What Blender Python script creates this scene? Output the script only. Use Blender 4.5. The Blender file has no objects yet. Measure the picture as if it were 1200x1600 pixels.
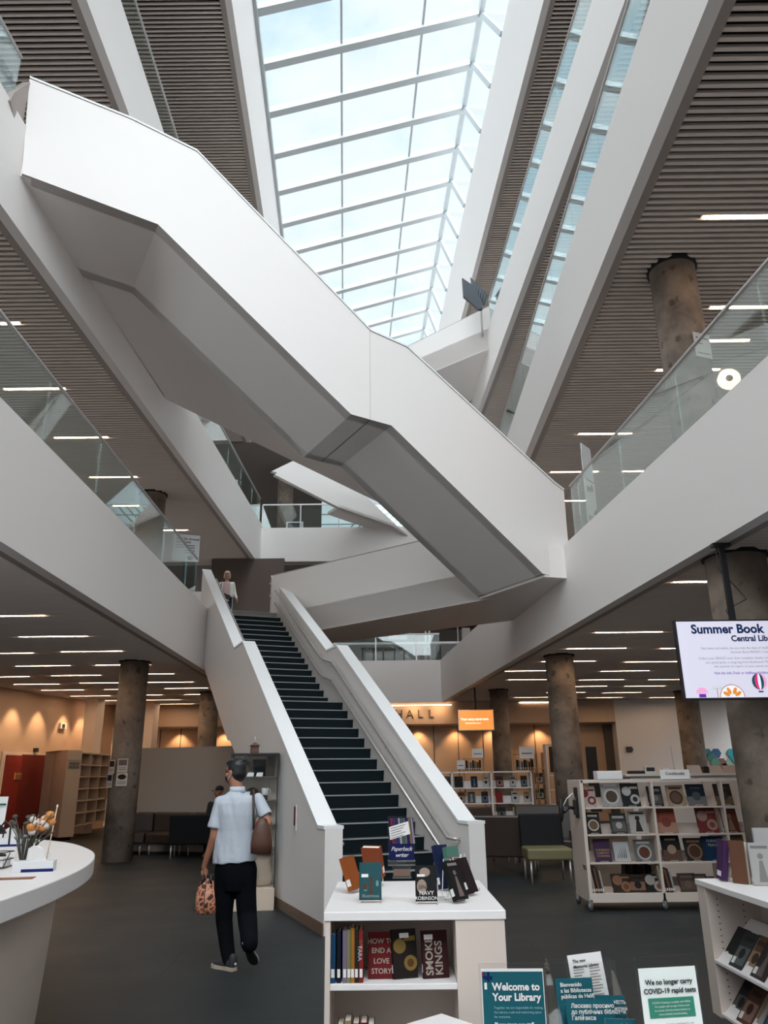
import bpy, bmesh, math, random
from mathutils import Vector, Matrix, noise
random.seed(7)
sc = bpy.context.scene
COL = sc.collection
PI = math.pi

# ------------------------------------------------------------------ camera
F = 1200.0
PITCH = math.atan(411 / 1200.0)
EYE = 1.6
ROLL = math.radians(0.65)
cP, sP = math.cos(PITCH), math.sin(PITCH)
cam_data = bpy.data.cameras.new('camera')
cam = bpy.data.objects.new('camera', cam_data)
COL.objects.link(cam)
cam_data.sensor_fit = 'VERTICAL'
cam_data.sensor_height = 36.0
cam_data.lens = 36.0 * F / 1600.0
cam_data.clip_end = 500
cam.matrix_world = Matrix.Translation((0, 0, EYE)) @ Matrix.Rotation(PI / 2 + PITCH, 4, 'X') @ Matrix.Rotation(ROLL * -1, 4, 'Z')
sc.camera = cam

# ------------------------------------------------------------------ view + sky + sun
sc.view_settings.view_transform = 'Standard'
sc.view_settings.look = 'None'
sc.view_settings.gamma = 1
sc.view_settings.use_curve_mapping = False
sc.view_settings.exposure = 0.6
try:
    sc.cycles.max_bounces = 10
    sc.cycles.diffuse_bounces = 6
    sc.cycles.glossy_bounces = 4
    sc.cycles.transparent_max_bounces = 24
    sc.cycles.transmission_bounces = 6
    sc.cycles.sample_clamp_indirect = 6
    sc.cycles.use_denoising = True
except Exception:
    pass

world = bpy.data.worlds.new('world')
sc.world = world
world.use_nodes = True
wn, wl = world.node_tree.nodes, world.node_tree.links
wn.clear()
wo = wn.new('ShaderNodeOutputWorld')
wb = wn.new('ShaderNodeBackground')
tc = wn.new('ShaderNodeTexCoord')
mp = wn.new('ShaderNodeMapping'); mp.inputs['Scale'].default_value = (1.6, 1.6, 2.6); mp.inputs['Location'].default_value = (0.35, 0.1, 0.0)
nz = wn.new('ShaderNodeTexNoise'); nz.inputs['Scale'].default_value = 2.1; nz.inputs['Detail'].default_value = 7; nz.inputs['Roughness'].default_value = 0.55
cr = wn.new('ShaderNodeValToRGB')
cr.color_ramp.elements[0].position = 0.34; cr.color_ramp.elements[0].color = (0.42, 0.58, 0.68, 1)
cr.color_ramp.elements[1].position = 0.50; cr.color_ramp.elements[1].color = (0.66, 0.695, 0.725, 1)
e = cr.color_ramp.elements.new(0.43); e.color = (0.58, 0.67, 0.72, 1)
# the cloud layer is brighter towards the hidden sun, behind the viewer
dt = wn.new('ShaderNodeVectorMath'); dt.operation = 'DOT_PRODUCT'
SUN_DIR = Vector((0.08, -0.62, 0.78)).normalized()
dt.inputs[1].default_value = SUN_DIR
mr = wn.new('ShaderNodeMapRange'); mr.inputs[1].default_value = 0.45; mr.inputs[2].default_value = 1.0; mr.inputs[3].default_value = 1.0; mr.inputs[4].default_value = 6.2
mr.interpolation_type = 'SMOOTHSTEP'
wl.new(tc.outputs['Generated'], mp.inputs[0]); wl.new(mp.outputs[0], nz.inputs['Vector']); wl.new(nz.outputs['Fac'], cr.inputs[0])
wl.new(tc.outputs['Generated'], dt.inputs[0]); wl.new(dt.outputs['Value'], mr.inputs[0])
wl.new(cr.outputs[0], wb.inputs['Color']); wl.new(mr.outputs[0], wb.inputs['Strength']); wl.new(wb.outputs[0], wo.inputs['Surface'])

sun_data = bpy.data.lights.new('sun', 'SUN')
sun_data.energy = 0.50
sun_data.angle = math.radians(70)
sun_data.color = (1.0, 0.94, 0.88)
sun = bpy.data.objects.new('sun', sun_data); COL.objects.link(sun)
sun.location = (0, -10, 40)
sun.rotation_euler = SUN_DIR.to_track_quat('Z', 'Y').to_euler()

# ------------------------------------------------------------------ reading points off the survey photograph
def ray(u, v):
    a, b = (u - 600) / F, (800 - v) / F
    x = a * math.cos(ROLL) + b * math.sin(ROLL); y = -a * math.sin(ROLL) + b * math.cos(ROLL)
    return Vector((x, cP - y * sP, sP + y * cP))
def atz(u, v, z):
    d = ray(u, v); return d * ((z - EYE) / d.z) + Vector((0, 0, EYE))
def aty(u, v, Y):
    d = ray(u, v); return d * (Y / d.y) + Vector((0, 0, EYE))
def atv(u, v, p, q):
    d = ray(u, v); n = Vector((q[1] - p[1], -(q[0] - p[0]), 0))
    t = (n.x * p[0] + n.y * p[1]) / (n.x * d.x + n.y * d.y)
    return d * t + Vector((0, 0, EYE))

# ------------------------------------------------------------------ materials
MATS = {}
def mat(name, color, rough=0.6, metal=0.0, emit=0.0, bump=0.0, bscale=60, spec=0.5, var=0.0, vscale=3.0, ecol=None):
    if name in MATS: return MATS[name]
    m = bpy.data.materials.new(name); m.use_nodes = True
    nt = m.node_tree; b = nt.nodes['Principled BSDF']
    c = (color[0], color[1], color[2], 1)
    b.inputs['Base Color'].default_value = c
    b.inputs['Roughness'].default_value = rough
    b.inputs['Metallic'].default_value = metal
    b.inputs['Specular IOR Level'].default_value = spec
    if emit:
        b.inputs['Emission Color'].default_value = (ecol or color)[:3] + (1,) if isinstance((ecol or color), tuple) else c
        b.inputs['Emission Strength'].default_value = emit
    if var or bump:
        t = nt.nodes.new('ShaderNodeTexCoord')
    if var:
        n = nt.nodes.new('ShaderNodeTexNoise'); n.inputs['Scale'].default_value = vscale; n.inputs['Detail'].default_value = 5
        r = nt.nodes.new('ShaderNodeMapRange'); r.inputs[3].default_value = 1 - var; r.inputs[4].default_value = 1 + var
        mx = nt.nodes.new('ShaderNodeMix'); mx.data_type = 'RGBA'; mx.blend_type = 'MULTIPLY'; mx.inputs[0].default_value = 1
        mx.inputs[6].default_value = c
        nt.links.new(t.outputs['Object'], n.inputs['Vector']); nt.links.new(n.outputs['Fac'], r.inputs[0])
        nt.links.new(r.outputs[0], mx.inputs[7]); nt.links.new(mx.outputs[2], b.inputs['Base Color'])
    if bump:
        n2 = nt.nodes.new('ShaderNodeTexNoise'); n2.inputs['Scale'].default_value = bscale
        bp = nt.nodes.new('ShaderNodeBump'); bp.inputs['Strength'].default_value = bump; bp.inputs['Distance'].default_value = 0.02
        nt.links.new(t.outputs['Object'], n2.inputs['Vector']); nt.links.new(n2.outputs['Fac'], bp.inputs['Height']); nt.links.new(bp.outputs[0], b.inputs['Normal'])
    MATS[name] = m
    return m

def concrete():
    m = mat('concrete', (0.26, 0.215, 0.18), 0.75)
    nt = m.node_tree; b = nt.nodes['Principled BSDF']
    t = nt.nodes.new('ShaderNodeTexCoord')
    n1 = nt.nodes.new('ShaderNodeTexNoise'); n1.inputs['Scale'].default_value = 1.6; n1.inputs['Detail'].default_value = 8; n1.inputs['Roughness'].default_value = .65
    r1 = nt.nodes.new('ShaderNodeValToRGB')
    r1.color_ramp.elements[0].position = .34; r1.color_ramp.elements[0].color = (.13, .10, .08, 1)
    r1.color_ramp.elements[1].position = .66; r1.color_ramp.elements[1].color = (.34, .265, .21, 1)
    n2 = nt.nodes.new('ShaderNodeTexVoronoi'); n2.inputs['Scale'].default_value = 4.2; n2.inputs['Randomness'].default_value = 1
    n3 = nt.nodes.new('ShaderNodeTexNoise'); n3.inputs['Scale'].default_value = 7
    ad = nt.nodes.new('ShaderNodeVectorMath'); ad.operation = 'MULTIPLY_ADD'; ad.inputs[1].default_value = (.22, .22, .22)
    r2 = nt.nodes.new('ShaderNodeValToRGB')
    r2.color_ramp.elements[0].position = .10; r2.color_ramp.elements[0].color = (.30, .25, .22, 1)
    r2.color_ramp.elements[1].position = .26; r2.color_ramp.elements[1].color = (1, 1, 1, 1)
    mx = nt.nodes.new('ShaderNodeMix'); mx.data_type = 'RGBA'; mx.blend_type = 'MULTIPLY'; mx.inputs[0].default_value = .75
    L = nt.links
    L.new(t.outputs['Object'], n1.inputs['Vector']); L.new(n1.outputs['Fac'], r1.inputs[0])
    L.new(t.outputs['Object'], n3.inputs['Vector']); L.new(n3.outputs['Color'], ad.inputs[0]); L.new(t.outputs['Object'], ad.inputs[2])
    L.new(ad.outputs[0], n2.inputs['Vector']); L.new(n2.outputs['Distance'], r2.inputs[0])
    L.new(r1.outputs[0], mx.inputs[6]); L.new(r2.outputs[0], mx.inputs[7]); L.new(mx.outputs[2], b.inputs['Base Color'])
    bp = nt.nodes.new('ShaderNodeBump'); bp.inputs['Strength'].default_value = .25; bp.inputs['Distance'].default_value = .01
    L.new(n1.outputs['Fac'], bp.inputs['Height']); L.new(bp.outputs[0], b.inputs['Normal'])
    return m

def floor_mat():
    m = mat('dark_linoleum', (0.03, 0.036, 0.04), 0.42)
    nt = m.node_tree; b = nt.nodes['Principled BSDF']; L = nt.links
    t = nt.nodes.new('ShaderNodeTexCoord')
    mp = nt.nodes.new('ShaderNodeMapping'); mp.inputs['Rotation'].default_value = (0, 0, math.radians(-2))
    br = nt.nodes.new('ShaderNodeTexBrick')
    br.inputs['Scale'].default_value = 1.0; br.inputs['Brick Width'].default_value = 3.4; br.inputs['Row Height'].default_value = 1.25
    br.inputs['Mortar Size'].default_value = .007; br.inputs['Mortar Smooth'].default_value = 0.3
    br.inputs['Color1'].default_value = (.020, .0245, .0265, 1); br.inputs['Color2'].default_value = (.017, .0215, .0235, 1); br.inputs['Mortar'].default_value = (.008, .009, .010, 1)
    n = nt.nodes.new('ShaderNodeTexNoise'); n.inputs['Scale'].default_value = 1.1; n.inputs['Detail'].default_value = 6
    r = nt.nodes.new('ShaderNodeMapRange'); r.inputs[3].default_value = .78; r.inputs[4].default_value = 1.25
    mx = nt.nodes.new('ShaderNodeMix'); mx.data_type = 'RGBA'; mx.blend_type = 'MULTIPLY'; mx.inputs[0].default_value = 1
    r2 = nt.nodes.new('ShaderNodeMapRange'); r2.inputs[3].default_value = .42; r2.inputs[4].default_value = .62; b.inputs['Specular IOR Level'].default_value = .32
    L.new(t.outputs['Object'], mp.inputs[0]); L.new(mp.outputs[0], br.inputs['Vector']); L.new(t.outputs['Object'], n.inputs['Vector'])
    L.new(n.outputs['Fac'], r.inputs[0]); L.new(br.outputs['Color'], mx.inputs[6]); L.new(r.outputs[0], mx.inputs[7]); L.new(mx.outputs[2], b.inputs['Base Color'])
    L.new(n.outputs['Fac'], r2.inputs[0]); L.new(r2.outputs[0], b.inputs['Roughness'])
    return m

def glass_mat(name, tint=(0.86, 0.93, 0.92), base=0.10, rough=0.0, refl=1.0):
    if name in MATS: return MATS[name]
    m = bpy.data.materials.new(name); m.use_nodes = True
    nt = m.node_tree; nt.nodes.clear(); L = nt.links
    o = nt.nodes.new('ShaderNodeOutputMaterial'); mx = nt.nodes.new('ShaderNodeMixShader')
    tr = nt.nodes.new('ShaderNodeBsdfTransparent'); gl = nt.nodes.new('ShaderNodeBsdfGlossy')
    fr = nt.nodes.new('ShaderNodeFresnel'); fr.inputs['IOR'].default_value = 1.5
    ma = nt.nodes.new('ShaderNodeMath'); ma.operation = 'MULTIPLY_ADD'; ma.inputs[1].default_value = 1.15 * refl; ma.inputs[2].default_value = base * .3; ma.use_clamp = True
    tr.inputs['Color'].default_value = tint + (1,); gl.inputs['Roughness'].default_value = rough; gl.inputs['Color'].default_value = (.95, 1, 1, 1)
    ge = nt.nodes.new('ShaderNodeNewGeometry'); io = nt.nodes.new('ShaderNodeMapRange'); io.inputs[3].default_value = 1.5; io.inputs[4].default_value = 1 / 1.5
    L.new(ge.outputs['Backfacing'], io.inputs[0]); L.new(io.outputs[0], fr.inputs['IOR'])
    L.new(fr.outputs[0], ma.inputs[0]); L.new(ma.outputs[0], mx.inputs[0]); L.new(tr.outputs[0], mx.inputs[1]); L.new(gl.outputs[0], mx.inputs[2]); L.new(mx.outputs[0], o.inputs['Surface'])
    MATS[name] = m
    return m

WHITE = mat('white_paint', (0.82, 0.775, 0.75), 0.55, bump=.03, bscale=25)
CAP = mat('white_cap', (0.86, 0.86, 0.86), 0.45)
SLAT = mat('slat_aluminium', (0.72, 0.63, 0.57), 0.45)
VOID = mat('ceiling_void', (0.010, 0.009, 0.009), 0.9)
BORD = mat('ceiling_border', (0.36, 0.31, 0.28), 0.6)
CONC = concrete()
FLOORM = floor_mat()
GLASS = glass_mat('balustrade_glass', (.90, .95, .94))
SKYGL = glass_mat('skylight_glass', (0.93, 0.97, 0.98), .02, refl=.4)
ACRYL = glass_mat('clear_acrylic', (0.975, 0.98, 0.98), .0, refl=.6)
STEEL = mat('brushed_steel', (0.62, 0.59, 0.57), 0.38, metal=.7)
DARKM = mat('dark_metal', (0.03, 0.03, 0.035), 0.45, metal=.3)
BLACK = mat('black_plastic', (0.012, 0.012, 0.014), 0.4)
TREAD = mat('stair_tread', (0.007, 0.013, 0.016), 0.7, spec=.15)
NOSE = mat('stair_nosing', (0.30, 0.31, 0.31), 0.35)
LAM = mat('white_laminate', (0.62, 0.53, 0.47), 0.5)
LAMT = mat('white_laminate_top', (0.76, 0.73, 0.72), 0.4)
WOODW = mat('pale_birch', (0.62, 0.50, 0.40), 0.5, var=.05, vscale=2)
TANW = mat('tan_wall', (0.62, 0.44, 0.31), 0.65, bump=.02)
PANELW = mat('tan_acoustic_panel', (0.55, 0.38, 0.26), 0.7, bump=.03)
REDW = mat('dark_red_paint', (0.17, 0.022, 0.018), 0.4)
LEATH = mat('brown_leather', (0.040, 0.026, 0.021), 0.38, bump=.08, bscale=90)
LEATHB = mat('black_leather', (0.008, 0.008, 0.009), 0.6, spec=.15, bump=.06, bscale=90)
GREENV = mat('olive_vinyl', (0.17, 0.155, 0.075), 0.5)
PAPER = mat('white_paper', (0.70, 0.68, 0.67), 0.7)
PAGES = mat('book_pages', (0.72, 0.66, 0.56), 0.8)
INK = mat('black_ink', (0.02, 0.02, 0.025), 0.7)
TEAL = mat('teal_print', (0.006, 0.085, 0.11), 0.6, spec=.2)
LITE = mat('lit_strip', (1.0, 0.72, 0.48), 0.5, emit=24.0)
CARPET = mat('pale_floor', (0.25, 0.22, 0.20), 0.9)

# ------------------------------------------------------------------ mesh builder
class MB:
    def __init__(s): s.v, s.f, s.m, s.sm = [], [], [], []
    def add(s, vs, fs, m=0, smooth=False):
        n = len(s.v); s.v += [Vector(x) for x in vs]
        for f in fs: s.f.append([i + n for i in f]); s.m.append(m); s.sm.append(smooth)
        return s
    def box(s, x0, x1, y0, y1, z0, z1, m=0, M=None):
        vs = [(x, y, z) for z in (z0, z1) for y in (y0, y1) for x in (x0, x1)]
        if M is not None: vs = [M @ Vector(v) for v in vs]
        return s.add(vs, [(0, 2, 3, 1), (4, 5, 7, 6), (0, 1, 5, 4), (2, 6, 7, 3), (0, 4, 6, 2), (1, 3, 7, 5)], m)
    def ext(s, poly, vec, m=0, mside=None):
        n = len(poly); vec = Vector(vec); p = [Vector(a) for a in poly]
        nrm = Vector((0, 0, 0))
        for i in range(n): nrm += p[i].cross(p[(i + 1) % n])
        if nrm.dot(vec) < 0: p.reverse()
        s.add(p + [a + vec for a in p], [list(range(n))[::-1], list(range(n, 2 * n))], m)
        k = len(s.v) - 2 * n
        for i in range(n):
            j = (i + 1) % n
            s.f.append([k + i, k + j, k + n + j, k + n + i]); s.m.append(m if mside is None else mside); s.sm.append(False)
        return s
    def prism(s, poly, z0, z1, m=0, mside=None):
        return s.ext([(a[0], a[1], z0) for a in poly], (0, 0, z1 - z0), m, mside)
    def quad(s, *p, m=0): return s.add(p, [list(range(len(p)))], m)
    def loft(s, rings, m=0, smooth=True, cap=True, closed=False):
        n = len(rings[0]); vs = [v for r in rings for v in r]; fs = []
        for i in range(len(rings) - 1):
            for j in range(n):
                k = (j + 1) % n
                fs.append((i * n + j, i * n + k, (i + 1) * n + k, (i + 1) * n + j))
        if cap: fs += [list(range(n))[::-1], [(len(rings) - 1) * n + j for j in range(n)]]
        return s.add(vs, fs, m, smooth)
    def tube(s, pts, r, n=8, m=0, smooth=True, flat=1.0):
        pts = [Vector(p) for p in pts]; rs = r if isinstance(r, (list, tuple)) else [r] * len(pts); rings = []
        up = None
        for i, p in enumerate(pts):
            d = (pts[min(i + 1, len(pts) - 1)] - pts[max(i - 1, 0)]).normalized()
            if up is None:
                up = Vector((0, 0, 1)) if abs(d.z) < .9 else Vector((0, 1, 0))
            a = d.cross(up).normalized(); b = a.cross(d).normalized(); up = b
            rings.append([p + a * (rs[i] * math.cos(2 * PI * k / n)) + b * (rs[i] * flat * math.sin(2 * PI * k / n)) for k in range(n)])
        return s.loft(rings, m, smooth)
    def lathe(s, prof, c=(0, 0, 0), n=24, m=0, smooth=True):
        c = Vector(c)
        return s.loft([[c + Vector((r * math.cos(2 * PI * k / n), r * math.sin(2 * PI * k / n), z)) for k in range(n)] for r, z in prof], m, smooth)
    def ell(s, c, rx, ry, rz, n=14, m=0, M=None):
        c = Vector(c); rings = []
        for i in range(n // 2 + 1):
            a = -PI / 2 + PI * i / (n // 2); r = max(math.cos(a), .02)
            ring = [Vector((rx * r * math.cos(2 * PI * k / n), ry * r * math.sin(2 * PI * k / n), rz * math.sin(a))) for k in range(n)]
            if M is not None: ring = [M @ v for v in ring]
            rings.append([c + v for v in ring])
        return s.loft(rings, m, True)
    def caps(s, p, r0, q, r1, n=14, m=0):
        p, q = Vector(p), Vector(q); d = (q - p); l = d.length; d = d / max(l, 1e-6); pts, rs = [], []
        for a in (-85, -60, -30): t = math.radians(a); pts.append(p + d * (r0 * math.sin(t))); rs.append(r0 * math.cos(t))
        pts += [p, q]; rs += [r0, r1]
        for a in (30, 60, 85): t = math.radians(a); pts.append(q + d * (r1 * math.sin(t))); rs.append(r1 * math.cos(t))
        return s.tube(pts, rs, n, m)
    def xf(s, M): s.v = [M @ v for v in s.v]; return s
    def mesh(s, name, mats):
        me = bpy.data.meshes.new(name); me.from_pydata([tuple(v) for v in s.v], [], s.f)
        for x in (mats if isinstance(mats, (list, tuple)) else [mats]): me.materials.append(x)
        me.polygons.foreach_set('material_index', s.m); me.polygons.foreach_set('use_smooth', s.sm)
        me.update(); return me

def tag(o, label=None, cat=None, group=None, kind=None):
    if label: o['label'] = label
    if cat: o['category'] = cat
    if group: o['group'] = group
    if kind: o['kind'] = kind
    return o
def thing(name, label, cat, loc=(0, 0, 0), rz=0.0, group=None, kind=None):
    o = bpy.data.objects.new(name, None); COL.objects.link(o); o.empty_display_size = .1
    o.location = loc; o.rotation_euler = (0, 0, rz)
    return tag(o, label, cat, group, kind)
def chain_matrix(o):
    M = Matrix.LocRotScale(o.location, o.rotation_euler, o.scale)
    return (chain_matrix(o.parent) @ M) if o.parent else M
def obj(name, mb, mats, parent=None, world=False, bevel=0.0, label=None, loc=None, rot=None):
    me = mb.mesh(name, mats) if isinstance(mb, MB) else mb
    if world:
        ref = None
        if parent is not None: ref = chain_matrix(parent)
        elif loc is not None: ref = Matrix.Translation(loc)
        if ref is not None: me.transform(ref.inverted())
    o = bpy.data.objects.new(name, me); COL.objects.link(o)
    if parent is not None: o.parent = parent
    if loc is not None and not (world and parent is not None): o.location = loc
    if rot is not None: o.rotation_euler = rot
    if bevel:
        b = o.modifiers.new('bevel', 'BEVEL'); b.width = bevel; b.segments = 2; b.limit_method = 'ANGLE'; b.angle_limit = math.radians(40)
    if label: o['label'] = label
    return o
def copy_tree(o, parent=None):
    c = o.copy(); COL.objects.link(c)
    if parent is not None: c.parent = parent
    for ch in [x for x in bpy.data.objects if x.parent == o]: copy_tree(ch, c)
    return c
def struct(name, mb, mats, **k):
    o = obj(name, mb, mats, **k); o['kind'] = 'structure'; return o

def text_mesh(body, size, ex=0.0, align='LEFT', spacing=1.0, shear=0.0, lines=1.0, bold=0.0):
    cu = bpy.data.curves.new('text', 'FONT'); cu.body = body; cu.size = size; cu.extrude = ex; cu.align_x = align
    cu.space_character = spacing; cu.shear = shear; cu.space_line = lines; cu.offset = bold; cu.resolution_u = 3
    o = bpy.data.objects.new('text', cu); COL.objects.link(o)
    dg = bpy.context.evaluated_depsgraph_get(); dg.update()
    me = bpy.data.meshes.new_from_object(o.evaluated_get(dg))
    bpy.data.objects.remove(o); bpy.data.curves.remove(cu)
    return me
def text(body, size, M, m, parent=None, name='lettering', **k):
    """M: local matrix, text runs along +X of M and its up is +Y of M."""
    me = text_mesh(body, size, **k); me.materials.clear(); me.materials.append(m)
    me.transform(M)
    o = bpy.data.objects.new(name, me); COL.objects.link(o); o.parent = parent
    return o
def plane_m(origin, right, up):
    r = Vector(right).normalized(); u = Vector(up).normalized(); n = r.cross(u)
    M = Matrix.Identity(4)
    for i in range(3): M[i][0], M[i][1], M[i][2], M[i][3] = r[i], u[i], n[i], Vector(origin)[i]
    return M
FRONT = lambda x, y, z: plane_m((x, y, z), (1, 0, 0), (0, 0, 1))
ORD = ['first', 'second', 'third', 'fourth', 'fifth', 'sixth', 'seventh', 'eighth', 'ninth', 'tenth', 'eleventh', 'twelfth', 'thirteenth', 'fourteenth', 'fifteenth', 'sixteenth']

# ================================================================== LARGE STRUCTURE
# atrium edges: X as a line over Y for every level; z of slab underside / top of fascia
EDGE = {
    ('R', 2): lambda y: 3.75 - .088 * (y - 7.1),
    ('L', 2): lambda y: -4.09 - .0202 * (y - 7.81),
    ('R', 3): lambda y: 3.35 + .011 * (y - 5.7),
    ('L', 3): lambda y: -5.17 + .0284 * (y - 8.4),
    ('R', 4): lambda y: 4.19 - .0496 * (y - 9.53),
    ('L', 4): lambda y: -4.91 - .016 * (y - 9.42),
    ('R', 5): lambda y: 3.94 - .0545 * (y - 13.35),
    ('L', 5): lambda y: -3.47 - .0507 * (y - 13.26),
}
CEILZ = {2: 4.0, 3: 9.0, 4: 14.0, 5: 19.0}
TOPZ = {2: 5.46, 3: 10.62, 4: 15.7, 5: 22.75}
OUT = 13.0
YN, YF = -1.0, 27.6          # near and far ends of the atrium void
YEND = 46.0
side_word = {'L': 'left', 'R': 'right'}
trim_n = 0
for (sd, lv), fn in EDGE.items():
    z0, z1 = CEILZ[lv], TOPZ[lv]
    yf = YF if lv in (2, 3, 4) else 41.0
    yn = YN
    sg = 1 if sd == 'R' else -1
    th = .16 * sg
    trim_n += 1
    # fascia (upstand + slab edge)
    fb = MB().prism([(fn(yn), yn), (fn(yf), yf), (fn(yf) + th, yf), (fn(yn) + th, yn)], z0, z1)
    struct('trim_%d' % trim_n, fb, WHITE)
    # slab
    ft = z1 - (.0 if lv < 5 else .0)
    sb = MB().prism([(fn(yn) + th, yn), (fn(yf) + th, yf), (OUT * sg, yf), (OUT * sg, yn)], z0 + .20, ft - .02)
    struct('floor', sb, [CARPET])
    # soffit: dark void plane, border strip and slats
    cb = MB()
    cb.prism([(fn(yn) + th, yn), (fn(yf) + th, yf), (OUT * sg, yf), (OUT * sg, yn)], z0 + .16, z0 + .195, 1)
    bw = .13 * sg
    cb.prism([(fn(yn) + th, yn), (fn(yf) + th, yf), (fn(yf) + th + bw, yf), (fn(yn) + th + bw, yn)], z0 + .012, z0 + .05, 2)
    step = .118
    y = yn + .1
    tl = math.tan(math.radians(-1.0))
    while y < yf - .05:
        xa = fn(y) + th + bw * .92; xb = OUT * sg * .99
        d = tl * (xb - xa) * 0
        vs = []
        for x in (xa, xb):
            vs += [(x, y - .010, z0 + .02), (x, y + .010, z0 + .02), (x, y + .026, z0 + .042), (x, y + .022, z0 + .09), (x, y - .022, z0 + .09), (x, y - .026, z0 + .042)]
        cb.add(vs, [(0, 5, 4, 3, 2, 1), (6, 7, 8, 9, 10, 11)] + [(i, (i + 1) % 6, 6 + (i + 1) % 6, 6 + i) for i in range(6)], 0)
        y += step
    struct('ceiling', cb, [SLAT, VOID, BORD])

# far ends of levels two, three and four
for lv in (2, 3, 4):
    z0, z1 = CEILZ[lv], TOPZ[lv] - (.15 if lv == 3 else .0)
    xl, xr = EDGE['L', lv](YF), EDGE['R', lv](YF)
    trim_n += 1
    struct('trim_%d' % trim_n, MB().box(xl - .2, xr + .2, YF, YF + .16, z0 + (.0 if lv == 2 else .15), z1), WHITE)
    struct('floor', MB().box(-OUT, OUT, YF + .16, YEND, z0 + .2, z1 - .04), CARPET)
    cb = MB().box(-OUT, OUT, YF + .16, YEND, z0 + .06, z0 + .195)
    struct('ceiling', cb, mat('far_ceiling', (.30, .25, .22), .6))
# ground floor, roof decks, outer walls
struct('floor', MB().box(-OUT - 1, OUT + 3, -9, YEND, -.2, 0), FLOORM)
for sd in 'LR':
    sg = 1 if sd == 'R' else -1
    f5 = EDGE[sd, 5]
    struct('ceiling', MB().prism([(f5(-9) + .16 * sg, -9), (f5(41) + .16 * sg, 41), (OUT * sg, 41), (OUT * sg, -9)], 22.77, 23.0), WHITE)
struct('ceiling', MB().box(-OUT, OUT, 40.8, YEND, 22.77, 23.0), WHITE)
struct('wall_back_upper', MB().box(-OUT, OUT, YEND, YEND + .2, 0, 23), mat('upper_wall', (.7, .66, .62), .6))
GW = MB().box(OUT + 3, OUT + 3.2, -9, YEND, 0, 4.1)
struct('wall_right', GW, WHITE)
# unseen wall behind the viewer, added to keep sun off the ground floor
struct('wall_front_sunblock', MB().box(-OUT, OUT + 3, -9.2, -9, 0, 11.0), WHITE)
# upper side walls: solid bands with window openings between them
for sd in 'LR':
    sg = 1 if sd == 'R' else -1
    wb_ = MB()
    for lv in (2, 3, 4, 5):
        z0 = CEILZ[lv]
        wb_.box(min(OUT * sg, (OUT + .2) * sg), max(OUT * sg, (OUT + .2) * sg), -1, YEND, z0, TOPZ[lv] + (.6 if lv < 5 else .25))
        if lv < 5:
            for k in range(13):
                y = -.9 + k * 3.7
                wb_.box(min(OUT * sg, (OUT + .2) * sg), max(OUT * sg, (OUT + .2) * sg), y, y + .35, TOPZ[lv] + .6, CEILZ[lv + 1])
    struct('wall_upper_' + side_word[sd], wb_, WHITE)

# ---------------------------------------------------------------- ground floor back walls
YB = 28.3
HALLX0 = atz(560, 1100, 4.0).x
wb_ = MB()
# wall over the recess with the panels (HALL wall) and the plain wall right of it
DOOR_R = aty(962, 1130, YB).x; ZH = aty(690, 1131, YB).z
wb_.box(-11, DOOR_R, YB, YB + .3, ZH, 4.2)
wb_.box(-11, DOOR_R, YB + .75, YB + .95, 0, ZH, 1)
wb_.box(-11, DOOR_R, YB + .3, YB + .75, ZH - .02, ZH + .1)
wb_.box(DOOR_R, OUT + 3, YB, YB + .95, 0, 4.2, 2)
struct('wall_back', wb_, [TANW, PANELW, WHITE])
# panel joints in the recess
jb = MB()
for u in (600, 640, 678, 716, 755, 793, 836, 872, 250, 282, 215):
    x = aty(u, 1160, YB + .75).x
    jb.box(x - .012, x + .012, YB + .735, YB + .75, 0, ZH)
struct('trim_20', jb, INK)
# left warm wall
pA = atz(0, 1075, 4.0); pB = atz(137, 1098, 4.0)
dirw = (pB - pA).normalized(); pn = pA - dirw * 14; pf = pB + dirw * 1.9
nv = Vector((-dirw.y, dirw.x, 0))
struct('wall_left', MB().prism([pn, pf, pf + nv * .25, pn + nv * .25], 0, 4.2), TANW)

def wash(x, y, z, tx, ty, tz, e=60, ang=70, col=(1, .62, .32), name='wall_washer'):
    l = bpy.data.lights.new(name, 'SPOT'); l.energy = e; l.spot_size = math.radians(ang); l.spot_blend = .7; l.color = col; l.shadow_soft_size = .06
    o = bpy.data.objects.new(name, l); COL.objects.link(o); o.location = (x, y, z)
    o.rotation_euler = (Vector((tx, ty, tz)) - Vector((x, y, z))).to_track_quat('-Z', 'Y').to_euler()
    return o
# recess downlights
n = 0
for u in (654, 712, 768, 842, 190, 222, 280, 350):
    p = aty(u, 1132, YB + .45)
    n += 1
    where = {654: 'left of the orange screen', 712: 'beside the left edge of the orange screen', 768: 'behind the slim column', 842: 'between the two right columns',
             190: 'behind the concrete column on the left', 222: 'behind the slim white pillar', 280: 'over the long grey partition', 350: 'beside the stair underside'}[u]
    t = thing('downlight', 'small round downlight in the panelled recess ' + where, 'lamp', (p.x, YB + .45, ZH - .02), 0, 'recess downlights')
    obj('lamp_ring', MB().lathe([(.05, 0), (.06, -.012), (.035, -.012), (.03, 0)], n=16), STEEL, t)
    obj('lens', MB().lathe([(.032, -.006), (.001, -.006)], n=12), mat('warm_lens', (1, .7, .4), emit=12.0), t)
    w = wash(p.x, YB + .42, ZH - .06, p.x, YB + .75, ZH - 1.2, 32, 95)
    w.parent = t; w.location = (0, -.02, -.04)
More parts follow.
